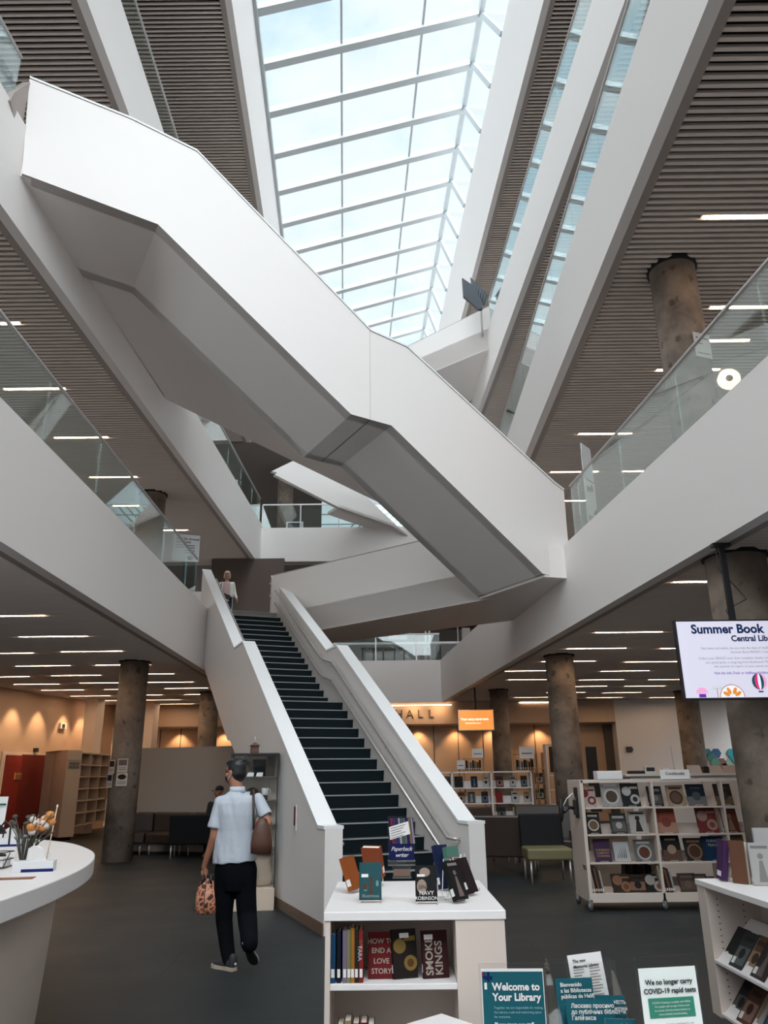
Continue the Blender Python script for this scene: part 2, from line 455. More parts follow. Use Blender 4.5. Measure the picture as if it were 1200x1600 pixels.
# ---------------------------------------------------------------- columns
def column(u, v, z, r, label, zb=0.0, name='concrete_column', dx=0):
    p = atz(u, v, z)
    t = obj(name, MB().lathe([(r, 0), (r, z - zb + .12)], n=40), CONC, loc=(p.x + dx, p.y + r * .6, zb))
    t.rotation_euler.z = u
    col = MB().lathe([(r + .035, z - zb - .0), (r + .035, z - zb + .12)], n=40)
    obj('shadow_gap_ring', col, VOID, t)
    return tag(t, label, 'column')
colbig = column(1150, 866, 4.0, .34, 'thick round concrete column behind the large hanging screen', dx=.07)
col876 = column(876, 1024, 4.0, .30, 'spotted round concrete column beside the left end of the wheeled bookcase')
col780 = column(780, 1078, 4.0, .275, 'plain round concrete column in front of the orange screen')
colL = column(207, 1034, 4.0, .305, 'stained round concrete column with posters on the left')
colL2 = column(326, 1082, 4.0, .28, 'warm-lit concrete column beside the underside of the grand stair')
colR2 = column(1075, 1080, 4.0, .35, 'shadowed concrete column seen below the left corner of the large screen')
cup = column(1057, 412, 9.0, .34, 'warm-lit concrete column on the upper right level', 5.46)
cupL = column(236, 770, 9.0, .35, 'concrete column on the upper left level behind the glass', 5.46)
c3 = atz(100 + 345, 800, 14.0)
pillars = []
for u, v, w, lab in ((151, 1084, .42, 'broad white square pillar beside the red doors'), (238, 1105, .36, 'slim white square pillar behind the concrete column')):
    p = aty(u, v, 25.6 if u < 200 else 27.2)
    o = obj('square_pillar', MB().box(-w / 2, w / 2, -w / 2, w / 2, 0, 4.02), mat('cream_paint', (.74, .62, .52), .6), loc=(p.x, p.y, 0))
    o.rotation_euler.z = -.25
    tag(o, lab, 'pillar')

# ---------------------------------------------------------------- strip lights
def strip(p, label, group, L=1.22):
    k_ = round((p.y - YN - .1 - .059) / .118); p = Vector((p.x, YN + .1 + .059 + .118 * k_, p.z + (.018 if p.y < YF else 0)))
    t = thing('strip_light', label, 'light', (p.x, p.y, p.z + .012), 0, group)
    obj('housing', MB().box(-L / 2 - .03, L / 2 + .03, -.034, .034, .004, .04), SLAT, t)
    obj('diffuser', MB().box(-L / 2, L / 2, -.022, .022, -.004, .004), LITE, t)
    return t
def row_group(lst, z, area, cl=None):
    pts = [(atz(u, v, z), u, v) for u, v in lst]
    pts.sort(key=lambda a: a[0].y)
    rows = []
    for a in pts:
        if rows and a[0].y - rows[-1][0][0].y < .75: rows[-1].append(a)
        else: rows.append([a])
    for i, r in enumerate(rows):
        r.sort(key=lambda a: a[0].x)
        for j, a in enumerate(r):
            pos = ('only one' if len(r) == 1 else ORD[j] + ' from the left') 
            strip(a[0], 'strip light, %s, row %d, %s' % (area, i + 1, pos), 'strip lights in the ' + area)
zf = lambda x, y, s, ox, oy: (ox + x / s, oy + y / s)
s1 = 1200 / 350
L1 = [(20, 392), (274, 500), (10, 591), (490, 583), (228, 659), (650, 652), (20, 716), (407, 710), (800, 703), (190, 755), (550, 750), (910, 744), (335, 788), (672, 784), (998, 778),
      (480, 818), (760, 813), (1090, 809), (600, 843), (865, 839), (944, 860)]
row_group([zf(x, y, s1, 0, 850) for x, y in L1], 4.0, 'lobby ceiling left of stairs')
s7 = 1200 / 350
R1 = [(950, 205), (1350, 200), (455, 481), (283, 566), (780, 566), (130, 636), (580, 636), (1050, 640), (435, 686), (-80, 686), (900, 690), (313, 731), (680, 731), (-70, 731), (230, 766), (540, 766),
      (120, 799), (423, 799), (-60, 826), (328, 826), (660, 826), (240, 849), (543, 849), (-40, 849)]
row_group([zf(x, y, s7, 850, 850) for x, y in R1], 4.0, 'lobby ceiling right of stairs')
row_group([(-25, 508), (55, 611), (128, 687), (176, 746), (210, 792), (262, 829)], 9.0, 'upper left level ceiling')
row_group([(1165, 343), (946, 679), (898, 738), (885, 784), (1168, 481), (1119, 534), (1077, 578), (1010, 738)], 9.0, 'upper right level ceiling')
row_group([(475, 771), (487, 795), (494, 813), (545, 813), (590, 813), (488, 786 - 4)], 14.06, 'far third-level ceiling')

# ---------------------------------------------------------------- skylight
sky = thing('window_1', None, None, (0, 0, 22.7)); sky['kind'] = 'structure'
def skyL(y): return Vector((EDGE['L', 5](y), y, 22.75))
def skyRb(y): return Vector((EDGE['R', 5](y), y, 22.75))
def skyRt(y): return Vector((EDGE['R', 5](y) - .34, y, 24.85))
MUL = mat('skylight_frame', (.52, .56, .58), .5)
def bar(mb, p, q, w, h, m=0):
    p, q = Vector(p), Vector(q); d = (q - p).normalized(); a = d.cross(Vector((0, 0, 1))).normalized(); b = a.cross(d).normalized()
    if b.z < 0: b = -b
    pts = [p + a * x + b * y for x, y in ((-w / 2, 0), (w / 2, 0), (w / 2, h), (-w / 2, h))]
    mb.ext(pts, q - p, m)
ys = [-1.95 + 1.85 * k for k in range(24)]
glass = MB()
for i, y in enumerate(ys):
    pb = MB()
    bar(pb, skyL(y), skyRt(y), .26, .22)
    bar(pb, skyRb(y - 1.0), skyRt(y), .16, .16)
    obj('purlin', pb, MUL, sky, world=True)
for a, b in zip(ys[:-1], ys[1:]):
    glass.quad(skyL(a) + Vector((0, 0, .27)), skyL(b) + Vector((0, 0, .27)), skyRt(b) + Vector((0, 0, .27)), skyRt(a) + Vector((0, 0, .27)))
    glass.quad(skyRb(a), skyRb(b), skyRt(b), skyRt(a))
rb = MB()
mid = lambda y, t: skyL(y).lerp(skyRt(y), t)
bar(rb, skyRt(ys[0]), skyRt(ys[-1]), .16, .28); bar(rb, skyL(ys[0]) + Vector((0, 0, -.1)), skyL(ys[-1]) + Vector((0, 0, -.1)), .22, .3)
obj('ridge_beam', rb, MUL, sky, world=True)
for t_ in (.36, .73):
    mbm = MB(); bar(mbm, mid(ys[0], t_) + Vector((0, 0, .12)), mid(ys[-1], t_) + Vector((0, 0, .12)), .07, .16)
    obj('mullion', mbm, MUL, sky, world=True)
obj('glass_pane', glass, SKYGL, sky, world=True)
struct('ceiling', MB().box(-4.6, 4.6, -9, ys[0], 24.9, 25.1), WHITE)
struct('wall_skylight_end', MB().box(-5.2, 4.6, ys[-1] + .6, ys[-1] + .8, 14, 25.2), WHITE)

# ---------------------------------------------------------------- glass balustrades along the slab edges
def balustrade(sd, lv, y0, y1, label, h=.95, pan=1.9, inset=.05, ztop=None):
    fn = EDGE[sd, lv]; sg = 1 if sd == 'R' else -1; z = TOPZ[lv] if ztop is None else ztop
    P = lambda y: Vector((fn(y) + inset * sg, y, z))
    t = thing('glass_balustrade', label, 'balustrade', P(y0), 0, 'glass balustrades round the atrium')
    y = y0
    while y < y1 - .2:
        b = min(y + pan, y1) - .006
        p, q = P(y), P(b)
        gb = MB().ext([p, q, q + Vector((.016 * sg, 0, 0)), p + Vector((.016 * sg, 0, 0))], (0, 0, h - .02))
        obj('glass_panel', gb, GLASS, t, world=True)
        y += pan
    rl = MB().tube([P(y0) + Vector((0, 0, h)), P(y1) + Vector((0, 0, h))], .024, 10)
    obj('handrail', rl, STEEL, t, world=True)
    return t
balustrade('R', 2, 1.0, 12.75, 'glass balustrade with steel handrail climbing along the right level-two edge')
balustrade('L', 2, 1.0, 17.15, 'glass balustrade with steel handrail along the left level-two edge above the info desk', h=.92)
balustrade('R', 3, 2.0, 27.4, 'glass balustrade on the third-level edge, right side')
balustrade('L', 3, 1.0, 8.45, 'short glass balustrade at the top left corner beside the high stair')
balustrade('L', 3, 16.4, 27.4, 'glass balustrade on the far third-level edge behind the high stair')
balustrade('R', 4, 4.0, 22.2, 'glass balustrade on the fourth-level edge, right side', h=1.0)
balustrade('L', 4, 4.0, 27.4, 'glass balustrade on the fourth-level edge, left side', h=1.0)
for lv, x0, x1, lab in ((2, -1.8, EDGE['R', 2](YF), 'glass balustrade at the far end of level two behind the bridge'), (3, EDGE['L', 3](YF), EDGE['R', 3](YF), 'glass balustrade at the far end of level three')):
    zt = TOPZ[lv] - (.15 if lv == 3 else 0)
    t = thing('glass_balustrade', lab, 'balustrade', (x0, YF + .08, zt), 0, 'glass balustrades round the atrium')
    x = x0
    while x < x1 - .3:
        b = min(x + 1.45, x1); obj('glass_panel', MB().box(x + .01, b - .01, YF + .07, YF + .085, zt, zt + .92), GLASS, t, world=True)
        obj('post', MB().box(x - .02, x + .02, YF + .06, YF + .1, zt, zt + .93), STEEL, t, world=True); x += 1.45
    obj('handrail', MB().box(x0, x1, YF + .05, YF + .1, zt + .92, zt + .97), CAP, t, world=True)

# ---------------------------------------------------------------- high stair from upper right to top left
A0 = Vector((-5.12, 8.8, 0)); U = (Vector((3.2, 13.3, 0)) - A0).normalized(); N = Vector((-U.y, U.x, 0)); WID = 2.0
def S(a, w, z): return A0 + U * a + N * w + Vector((0, 0, z))
top = [(-.12, 11.5), (1.36, 11.43), (2.42, 11.26), (5.60, 8.80), (6.32, 8.68), (9.40, 6.66), (9.62, 6.55)]
bot = [(0.0, 9.79), (1.93, 9.64), (5.23, 7.15), (5.98, 7.11), (8.96, 4.90), (9.6, 4.87)]
high = thing('high_stair', 'massive folded white stair crossing the atrium from top left down to the right', 'staircase', S(4.7, 1, 7.2))
deck = [(a, z + .45) for a, z in bot]
und = MB()
rings_lo = [S(a, .02, z) for a, z in bot]
for w0, w1 in ((.0, WID),):
    vsA = [S(a, w0, z) for a, z in bot]; vsB = [S(a, w1, z) for a, z in bot]
    tA = [S(a, w0, z + .4) for a, z in bot]; tB = [S(a, w1, z + .4) for a, z in bot]
    k = len(bot)
    und.loft([[tA[i], vsA[i], vsB[i], tB[i]] for i in range(k)], 0, False)
obj('soffit', und, WHITE, high, world=True)
for w0, nm in ((-.004, 'parapet'), (WID - .2, 'parapet')):
    pm = MB().ext([S(a, w0, z) for a, z in top[::-1]] + [S(a, w0, z) for a, z in bot], N * .204)
    obj(nm, pm, WHITE, high, world=True)
    cm = MB()
    for (a, z), (b, y) in zip(top[:-1], top[1:]):
        cm.add([S(a, w0 - .012, z + .012), S(b, w0 - .012, y + .012), S(b, w0 + .216, y + .012), S(a, w0 + .216, z + .012), S(a, w0 - .012, z + .045), S(b, w0 - .012, y + .045), S(b, w0 + .216, y + .045), S(a, w0 + .216, z + .045)],
               [(0, 1, 2, 3), (7, 6, 5, 4), (0, 4, 5, 1), (2, 6, 7, 3), (1, 5, 6, 2), (3, 7, 4, 0)])
        cm.add([S(a, w0 + .01, z), S(b, w0 + .01, y), S(b, w0 + .19, y), S(a, w0 + .19, z), S(a, w0 + .01, z + .012), S(b, w0 + .01, y + .012), S(b, w0 + .19, y + .012), S(a, w0 + .19, z + .012)],
               [(0, 1, 2, 3), (7, 6, 5, 4), (0, 4, 5, 1), (2, 6, 7, 3), (1, 5, 6, 2), (3, 7, 4, 0)], 1)  # black strip below the cap paints in the shade of its overhang
    obj('parapet_cap', cm, [CAP, INK], high, world=True)
seam = MB(); a0 = 5.62
seam.ext([S(5.58, -.007, 8.82), S(5.585, -.007, 8.82), S(5.585, -.007, 7.15), S(5.58, -.007, 7.15)], N * .004)
obj('panel_joint', seam, BORD, high, world=True)
obj('panel_joint', MB().ext([S(5.58, 0.02, 7.128), S(5.59, .02, 7.128), S(5.59, 1.98, 7.128), S(5.58, 1.98, 7.128)], (0, 0, -.004)), INK, high, world=True)
stp = MB()
def flight(mb, a1, z1, a2, z2, nst):
    for i in range(nst):
        aa = a1 + (a2 - a1) * i / nst; ab = a1 + (a2 - a1) * (i + 1) / nst; zz = z1 + (z2 - z1) * (i + 1) / nst
        mb.ext([S(aa, .2, zz - .3), S(ab + .03, .2, zz - .3), S(ab + .03, .2, zz), S(aa, .2, zz)], N * (WID - .4))
flight(stp, 9.2, 5.5, 6.2, 7.62, 13); flight(stp, 5.3, 7.62, 2.0, 10.2, 15)
obj('steps', stp, TREAD, high, world=True)
for a, w, z in ((3.9, 1.0, 8.1), (6.5, 1.2, 7.11 - .35 * 0 - .36), (8.3, 1.5, 5.38)):
    pass
obj('end_return', MB().ext([S(-.1, 0, 11.45), S(-.1, 0, 10.3), Vector((-5.14, 8.25, 10.55)), Vector((-5.14, 8.3, 10.75))], (-.12, 0, 0)), BORD, high, world=True)
# landing plate of level three that carries the high stair, and the level-three bridge leaving it
brl = [(-5.2, 8.85), (-3.47, 9.87), (-4.45, 11.65), (3.45, 23.4), (3.55, 28.2), (-.55, 22.37), (-4.95, 15.8)]
lb = MB().prism([(-5.18, 8.82), (-3.45, 9.72), (-4.42, 11.55), (3.42, 23.3), (3.42, 27.55), (2.96, 27.55), (-.55, 22.37), (-4.93, 15.8)], 9.78, 10.6)
obj_ = obj('atrium_bridge', lb, WHITE, loc=(-4, 14, 9.78), world=True); tag(obj_, 'white level-three bridge slab seen from below behind the high stair', 'bridge')
fe = [(-4.93, 15.8), (-.55, 22.37), (2.96, 27.55)]
d_ = (Vector((*fe[2], 0)) - Vector((*fe[0], 0))).normalized(); n_ = Vector((-d_.y, d_.x, 0))
pr = MB().prism([Vector((*fe[0], 0)), Vector((*fe[2], 0)), Vector((*fe[2], 0)) - n_ * .15, Vector((*fe[0], 0)) - n_ * .15], 10.6, 11.5)
obj('parapet', pr, WHITE, obj_, world=True)
pr = MB().prism([(-4.35, 11.6), (3.42, 23.2), (3.3, 23.3), (-4.45, 11.7)], 10.6, 11.3)
obj('parapet', pr, WHITE, obj_, world=True)

# ---------------------------------------------------------------- level four bridge (upper right to far left)
b4 = Vector((1.01, 24.58, 0)) - Vector((3.55, 22.4, 0)); b4.normalize(); n4 = Vector((b4.y, -b4.x, 0))
if n4.y < 0: n4 = -n4
o4 = Vector((3.58, 22.4, 0)) - b4 * .1; e4 = o4 + b4 * 11.9
w4 = 2.9
bm_ = MB().prism([o4, e4, e4 + n4 * w4, o4 + n4 * w4 - b4 * .0], 15.0, 15.75)
o_b4 = obj('high_bridge', bm_, WHITE, loc=(0, 26, 15), world=True); tag(o_b4, 'white level-four bridge high up under the skylight at right', 'bridge')
zc = Vector((0, 0, 1))
pm = MB().ext([o4 + zc * 14.98, e4 + zc * 14.98, e4 + zc * 16.2, o4 + zc * 16.55], n4 * .15); obj('parapet', pm, WHITE, o_b4, world=True)
pm = MB().prism([o4 + n4 * (w4 - .15), e4 + n4 * (w4 - .15), e4 + n4 * w4, o4 + n4 * w4], 15.0, 16.4); obj('parapet', pm, WHITE, o_b4, world=True)
pm = MB().ext([o4 + zc * 16.55, e4 + zc * 16.2, e4 + zc * 16.24, o4 + zc * 16.59], n4 * .15); obj('parapet_cap', pm, STEEL, o_b4, world=True)

# ---------------------------------------------------------------- far folded stair (levels three to four, far left)
FA, FB = (-3.0, 25.2), (.4, 27.3)
tp = [(425, 736), (458, 720), (572, 776), (625, 831)]; bt = [(612, 817), (561, 815 - 20), (530, 793), (430, 742)]
fpoly = [atv(u, v, FA, FB) for u, v in ((425, 736), (458, 720), (572, 776), (640, 840), (612, 822), (530, 793), (430, 742), (433, 738))]
fd = Vector((FB[0] - FA[0], FB[1] - FA[1], 0)).normalized(); fnn = Vector((-fd.y, fd.x, 0))
fs_ = thing('far_stair', 'far white folded stair seen through the gap under the high stair', 'staircase', (fpoly[0].x, fpoly[0].y, fpoly[0].z))
obj('parapet', MB().ext(fpoly, fnn * .18), WHITE, fs_, world=True)
sof = [fpoly[5], fpoly[4], fpoly[3]]
sb_ = MB()
for a, b in ((fpoly[5], fpoly[4]), (fpoly[4], fpoly[3])):
    sb_.add([a, b, b + fnn * .9, a + fnn * .9, a + zc * .1, b + zc * .1, b + fnn * .9 + zc * .1, a + fnn * .9 + zc * .1], [(0, 1, 2, 3), (7, 6, 5, 4), (0, 4, 5, 1), (2, 6, 7, 3), (1, 5, 6, 2), (3, 7, 4, 0)])
obj('soffit', sb_, WHITE, fs_, world=True)

# ---------------------------------------------------------------- level two bridge from the head of the grand stair to the right
p2, q2 = Vector((-1.66, 18.06, 0)), Vector((2.05, 14.78, 0))
d2 = (q2 - p2).normalized(); n2 = Vector((d2.y, -d2.x, 0)); n2 = n2 if n2.y > 0 else -n2
s2 = p2 - d2 * 1.62
br2 = MB().prism([s2, q2, S(9.02, 1.99, 0), S(9.02, .02, 0), (3.28, 13.25), (2.97, 17.07), (-1.54, 20.04), (-2.75, 20.8)], 4.855, 5.44)
o_b2 = obj('level_two_bridge', br2, WHITE, loc=(1, 16, 4.86), world=True); tag(o_b2, 'white level-two bridge leading right from the head of the grand stair', 'bridge')
zt0 = 6.46; 
pm = MB().ext([s2 + zc * 4.84, q2 + zc * 4.84, q2 - d2 * .08 + zc * 5.0, (s2 + (q2 - s2) * .72) + zc * 6.36, s2 + zc * zt0], n2 * .16)
pm = MB().ext([s2 + zc * 4.84, q2 + zc * 4.84, q2 + zc * 6.34, s2 + zc * zt0], n2 * .16)
obj('parapet', pm, WHITE, o_b2, world=True)
obj('parapet_cap', MB().ext([s2 + zc * zt0, q2 + zc * 6.34, q2 + zc * 6.365, s2 + zc * (zt0 + .025)], n2 * .17), BORD, o_b2, world=True)
f2a, f2b = Vector((-1.54, 20.04, 0)), Vector((2.97, 17.07, 0))

# ================================================================== GRAND STAIR
HD = math.radians(21.4)
hv = Vector((-math.sin(HD), math.cos(HD), 0)); rv = Vector((math.cos(HD), math.sin(HD), 0))
def G(s, w, z): return hv * s + rv * w + Vector((0, 0, z))
gs = thing('grand_staircase', 'grand white staircase with black treads rising from the lobby to level two', 'staircase', G(9, 3.6, 0), HD)
WL0, WL1, WR0, WR1 = 2.68, 2.885, 4.44, 4.65
topl = [(8.72, 1.04), (8.97, 1.04), (13.93, 3.9), (14.72, 3.9), (19.9, 6.72)]
topr = [(8.72, 1.04), (8.97, 1.04), (13.86, 3.9), (14.50, 3.9), (19.6, 6.62)]
botl = [(19.9, 5.45), (18.5, 4.02), (15.0, 2.25), (14.7, 2.22), (13.6, 1.74), (11.4, .0), (8.72, 0)]
pm = MB().ext([G(s, WL0, z) for s, z in topl] + [G(s, WL0, z) for s, z in botl], rv * (WL1 - WL0))
pp_l = obj('left_parapet', pm, WHITE, gs, world=True)
botr = [(19.6, 5.3), (18.6, 4.86), (12.5, 0), (8.72, 0)]
pm = MB().ext([G(s, WR0, z) for s, z in topr] + [G(s, WR0, z) for s, z in botr], rv * (WR1 - WR0))
pp_r = obj('right_parapet', pm, WHITE, gs, world=True)
for tp_, w0, w1, pp in ((topl, WL0, WL1, pp_l), (topr, WR0, WR1, pp_r)):
    cm = MB()
    a_ = [G(s, w0 - .012, z + .001) for s, z in tp_]; b_ = [G(s, w1 + .012, z + .001) for s, z in tp_]
    up = Vector((0, 0, .035))
    cm.loft([[a_[i], b_[i], b_[i] + up, a_[i] + up] for i in range(len(tp_))], 0, False)
    obj('parapet_cap', cm, CAP, pp, world=True)
rise = 2.85 / 17
S0, RUN = 8.86, .288
for k in range(33):
    s0 = S0 + RUN * k if k < 17 else 14.36 + RUN * (k - 17)
    z = rise * (k + 1) if k < 17 else 2.85 + (5.46 - 2.85) * (k - 16) / 16
    s1 = s0 + RUN + .02 if k != 16 else 14.40
    mb = MB().add([G(s0 + .02, WL1, z - rise * 1.02), G(s0 + .02, WR0, z - rise * 1.02), G(s1, WR0, z - rise * 1.02), G(s1, WL1, z - rise * 1.02),
                   G(s0, WL1, z), G(s0, WR0, z), G(s1, WR0, z), G(s1, WL1, z)], [(3, 2, 1, 0), (4, 5, 6, 7), (0, 1, 5, 4), (1, 2, 6, 5), (2, 3, 7, 6), (3, 0, 4, 7)], 0)
    mb.add([G(s0 - .012, WL1, z - .012), G(s0 - .012, WR0, z - .012), G(s0 + .035, WR0, z - .012), G(s0 + .035, WL1, z - .012),
            G(s0 - .012, WL1, z + .004), G(s0 - .012, WR0, z + .004), G(s0 + .035, WR0, z + .004), G(s0 + .035, WL1, z + .004)], [(3, 2, 1, 0), (4, 5, 6, 7), (0, 1, 5, 4), (1, 2, 6, 5), (2, 3, 7, 6), (3, 0, 4, 7)], 1)
    obj('step', mb, [TREAD, NOSE], gs, world=True)
# carriage below the steps
cb = MB().ext([G(9.2, WL1, .02), G(13.6, WL1, 2.6), G(14.4, WL1, 2.6), G(18.7, WL1, 5.2), G(18.7, WL1, 4.1), G(12.0, WL1, 0.02)], rv * (WR0 - WL1))
obj('stair_carriage', cb, WHITE, gs, world=True)
# top landing of the stair joins the level-two slab
lp = [G(18.68, WL1, 0), G(18.68, WR1 - .02, 0), G(20.3, WR1 - .3, 0), Vector((-1.7, 20.2, 0)), Vector((-2.1, 27.6, 0)), Vector((-4.2, 27.6, 0)), Vector((-4.25, 18.9, 0))]
struct('floor', MB().prism(lp, 4.9, 5.45), CARPET)
# handrails: two on the right, two on the left
for side, w in (('right', WR0 - .075), ('left', WL1 + .075)):
    for dh, nm in ((-.17, 'upper'), (-.50, 'lower')):
        ref = topr if side == 'right' else topl
        pts = [(8.95, 1.04 + dh), (9.15, 1.04 + dh), (13.9, 3.78 + dh), (14.45, 3.92 + dh - .02), (14.7, 4.0 + dh), (19.35, 6.55 + dh)]
        if nm == 'lower': pts = [(9.2, 1.04 + dh + .12)] + pts[2:]
        P_ = [G(s, w, z) for s, z in pts]
        if nm == 'upper': P_ = [G(8.95, w + (.06 if side == 'right' else -.06), 1.04 + dh)] + P_
        hr = MB().tube(P_, .021, 10)
        hro = obj('handrail', hr, STEEL, gs, world=True, label='%s steel handrail on the %s parapet' % (nm, side))
        for s_ in (9.6, 11.2, 12.8, 14.0, 15.6, 17.2, 18.8):
            z_ = next((a[1] + (b[1] - a[1]) * (s_ - a[0]) / (b[0] - a[0]) for a, b in zip(pts, pts[1:]) if a[0] <= s_ <= b[0]), None)
            if z_ is None: continue
            wl = WR0 if side == 'right' else WL1
            bk = MB().tube([G(s_, wl, z_ - .07), G(s_, w, z_ - .06), G(s_, w, z_ - .01)], .009, 6)
            bk.tube([G(s_, wl + (.004 if side == 'right' else -.004), z_ - .07), G(s_, wl + (-.008 if side == 'right' else .008), z_ - .07)], .028, 10)
            obj('bracket', bk, STEEL, hro, world=True)
# stringer base strip on the outside of the left parapet
obj('base_strip', MB().ext([G(8.72, WL0 - .006, 0), G(11.4, WL0 - .006, 0), G(11.4, WL0 - .006, .12), G(8.72, WL0 - .006, .12)], -rv * .008), mat('brown_base', (.20, .13, .09), .6), gs, world=True)
# joints + red alarm plate on outside
ap = G(9.95, WL0 - .004, 1.13)
fa = thing('fire_alarm_plate', 'narrow white plate with a dark red strip on the stair side wall', 'plate', ap, HD)
obj('plate', MB().box(-.012, 0, -.05, .05, -.17, .13), PAPER, fa, loc=(0, 0, 0))
obj('red_strip', MB().box(-.016, -.012, -.035, .035, -.11, .11), REDW, fa)

# level-two back area seen behind the woman: wall under the third level
bw_ = mat('brown_wall', (.10, .07, .058), .7)
struct('wall_level_two', MB().box(-6.2, -3.6, 26.6, 26.8, 5.46, 9.0), bw_)

# ================================================================== FURNITURE HELPERS
def art(mb, x0, x1, z0, z1, y, kind, rnd, mi=2):
    """printed shapes on a cover that faces -Y"""
    w, h = x1 - x0, z1 - z0
    def rect(a, b, c, d, m): mb.quad((x0 + a * w, y, z0 + c * h), (x0 + b * w, y, z0 + c * h), (x0 + b * w, y, z0 + d * h), (x0 + a * w, y, z0 + d * h), m=m)
    def disc(cx, cz, r, m, yy=None): 
        yy = y if yy is None else yy
        mb.add([(x0 + cx * w + r * w * math.cos(t * PI / 8), yy, z0 + cz * h + r * w * math.sin(t * PI / 8)) for t in range(16)], [list(range(16))], m)
    if kind == 'bowl':
        disc(.5, .40, .40, mi); disc(.5, .40, .30, mi + 1, y - .0004); rect(.15, .85, .80, .90, mi)
    elif kind == 'plates':
        disc(.3, .65, .26, mi); disc(.72, .30, .27, mi); disc(.72, .3, .14, mi + 1, y - .0004); rect(.5, .95, .75, .85, mi)
    elif kind == 'text':
        for k in range(4): rect(.12, .88 - .12 * (k % 2), .66 - k * .17, .77 - k * .17, mi)
    elif kind == 'photo':
        rect(.08, .92, .10, .58, mi); disc(.5, .40, .20, mi + 1, y - .0004); rect(.15, .85, .74, .86, mi + 1)
    elif kind == 'split':
        rect(0, 1, 0, .42, mi); disc(.5, .44, .24, mi + 1, y - .0004); rect(.2, .8, .78, .86, mi + 1)
    elif kind == 'leaf':
        for k in range(5):
            mb.add([(x0 + (.15 + .14 * k) * w, y, z0 + .15 * h), (x0 + (.22 + .14 * k) * w, y, z0 + .2 * h), (x0 + (.55 + .06 * k) * w, y, z0 + .8 * h)], [(0, 1, 2)], mi)
    elif kind == 'figure':
        disc(.5, .68, .14, mi); mb.add([(x0 + .3 * w, y, z0 + .08 * h), (x0 + .72 * w, y, z0 + .08 * h), (x0 + .58 * w, y, z0 + .58 * h), (x0 + .42 * w, y, z0 + .58 * h)], [(0, 1, 2, 3)], mi); rect(.1, .9, .86, .93, mi + 1)
PAL = {}
def cm_(c):
    k = 'cover_%02d_%02d_%02d' % tuple(int(x * 99) for x in c)
    return mat(k, tuple(x * .55 for x in c), .6, spec=.12)
WHT, BLK, GRY, TAN_, CRM = (.62, .6, .58), (.015, .015, .018), (.22, .22, .22), (.50, .33, .19), (.62, .52, .40)
def book_mesh(w, h, t, cov, kind=None, c1=WHT, c2=BLK, seed=0):
    """upright book, front cover facing -Y, origin bottom centre of the cover"""
    mb = MB()
    mb.box(-w / 2, w / 2, 0, .0025, 0, h, 0); mb.box(-w / 2, w / 2, t - .0025, t, 0, h, 0); mb.box(-w / 2 - .001, -w / 2 + .003, 0, t, 0, h, 0)
    mb.box(-w / 2 + .003, w / 2 - .004, .0025, t - .0025, .003, h - .003, 1)
    mb.box(-w / 2 - .0016, -w / 2 - .001, .15 * t, .85 * t, .02, .05, 4)
    if kind: art(mb, -w / 2, w / 2, 0, h, -.0006, kind, None)
    return mb, [cm_(cov), PAGES, cm_(c1), cm_(c2), PAPER]
def book(label, cat, loc, w=.15, h=.22, t=.02, cov=BLK, kind=None, c1=WHT, c2=BLK, rz=0.0, lean=0.0, group=None, name='book', spine=False, title=None, tcol=WHT):
    mb, ms = book_mesh(w, h, t, cov, kind, c1, c2)
    M = Matrix.Rotation(-lean, 4, 'X')
    if spine: M = Matrix.Rotation(lean, 4, 'Y') @ Matrix.Rotation(PI / 2, 4, 'Z') @ Matrix.Translation((w / 2, -t / 2, 0))
    mb.xf(M)
    lo = min(v.z for v in mb.v)
    mb.xf(Matrix.Translation((0, 0, -lo)))
    o = obj(name, mb, ms, loc=loc, rot=(0, 0, rz))
    tag(o, label, cat, group)
    if title:
        for (s, x, z, body) in title:
            text(body, s, M @ FRONT(x, -.0015, z) if not spine else FRONT(x, -.0015, z), cm_(tcol), o, align='CENTER', bold=.0004)
    return o
def easel(loc, label, rz=0.0, w=.09, h=.12, group='wire book stands'):
    t = thing('book_stand', label, 'stand', loc, rz, group)
    fr = MB().tube([(-w / 2, -.035, .012), (-w / 2, -.035, .002), (-w / 2, .03, .002), (-w / 3, .035, h), (w / 3, .035, h), (w / 2, .03, .002), (w / 2, -.035, .002), (w / 2, -.035, .012), (-w / 2, -.035, .012)], .002, 6)
    obj('wire_frame', fr, mat('white_wire', (.7, .66, .6), .35), t)
    obj('back_leg', MB().tube([(-w / 3, .035, h), (-w / 3, .09, .002), (w / 3, .09, .002), (w / 3, .035, h)], .002, 6), mat('white_wire', (.7, .66, .6), .35), t)
    return t

# ================================================================== WHEELED COOKBOOK CASE
YC = 10.41
zz = lambda v: aty(1000, v, YC).z
X0 = 2.47
BAY = .885
BW = [X0, X0 + .03 + .0]
xs_up = [X0 + .02 + BAY * k for k in range(4)]
ztop = zz(1218); zsh = [zz(1260.5), zz(1303), zz(1347), zz(1395.5)]; zb = zz(1410)
DP = .62
case = thing('bookcase_cart', 'long white wheeled bookcase of cookbooks beside the spotted column', 'bookcase', (X0 + 1.3, YC + DP / 2, 0))
def w_(name, mb, m=LAM, **k): return obj(name, mb, m, case, world=True, **k)
w_('end_panel', MB().box(X0 - .012, X0 + .03, YC, YC + DP + .1, .10, ztop), bevel=.003, label='left end panel with a black fitting')
for k in (1, 2, 3):
    w_('upright', MB().box(xs_up[k] - .015, xs_up[k] + .015, YC, YC + DP, zb, ztop - .035), bevel=.002)
w_('top_rail', MB().box(X0, xs_up[3] + .015, YC, YC + .06, ztop - .035, ztop).box(X0, xs_up[3] + .015, YC + DP - .06, YC + DP, ztop - .035, ztop), bevel=.002)
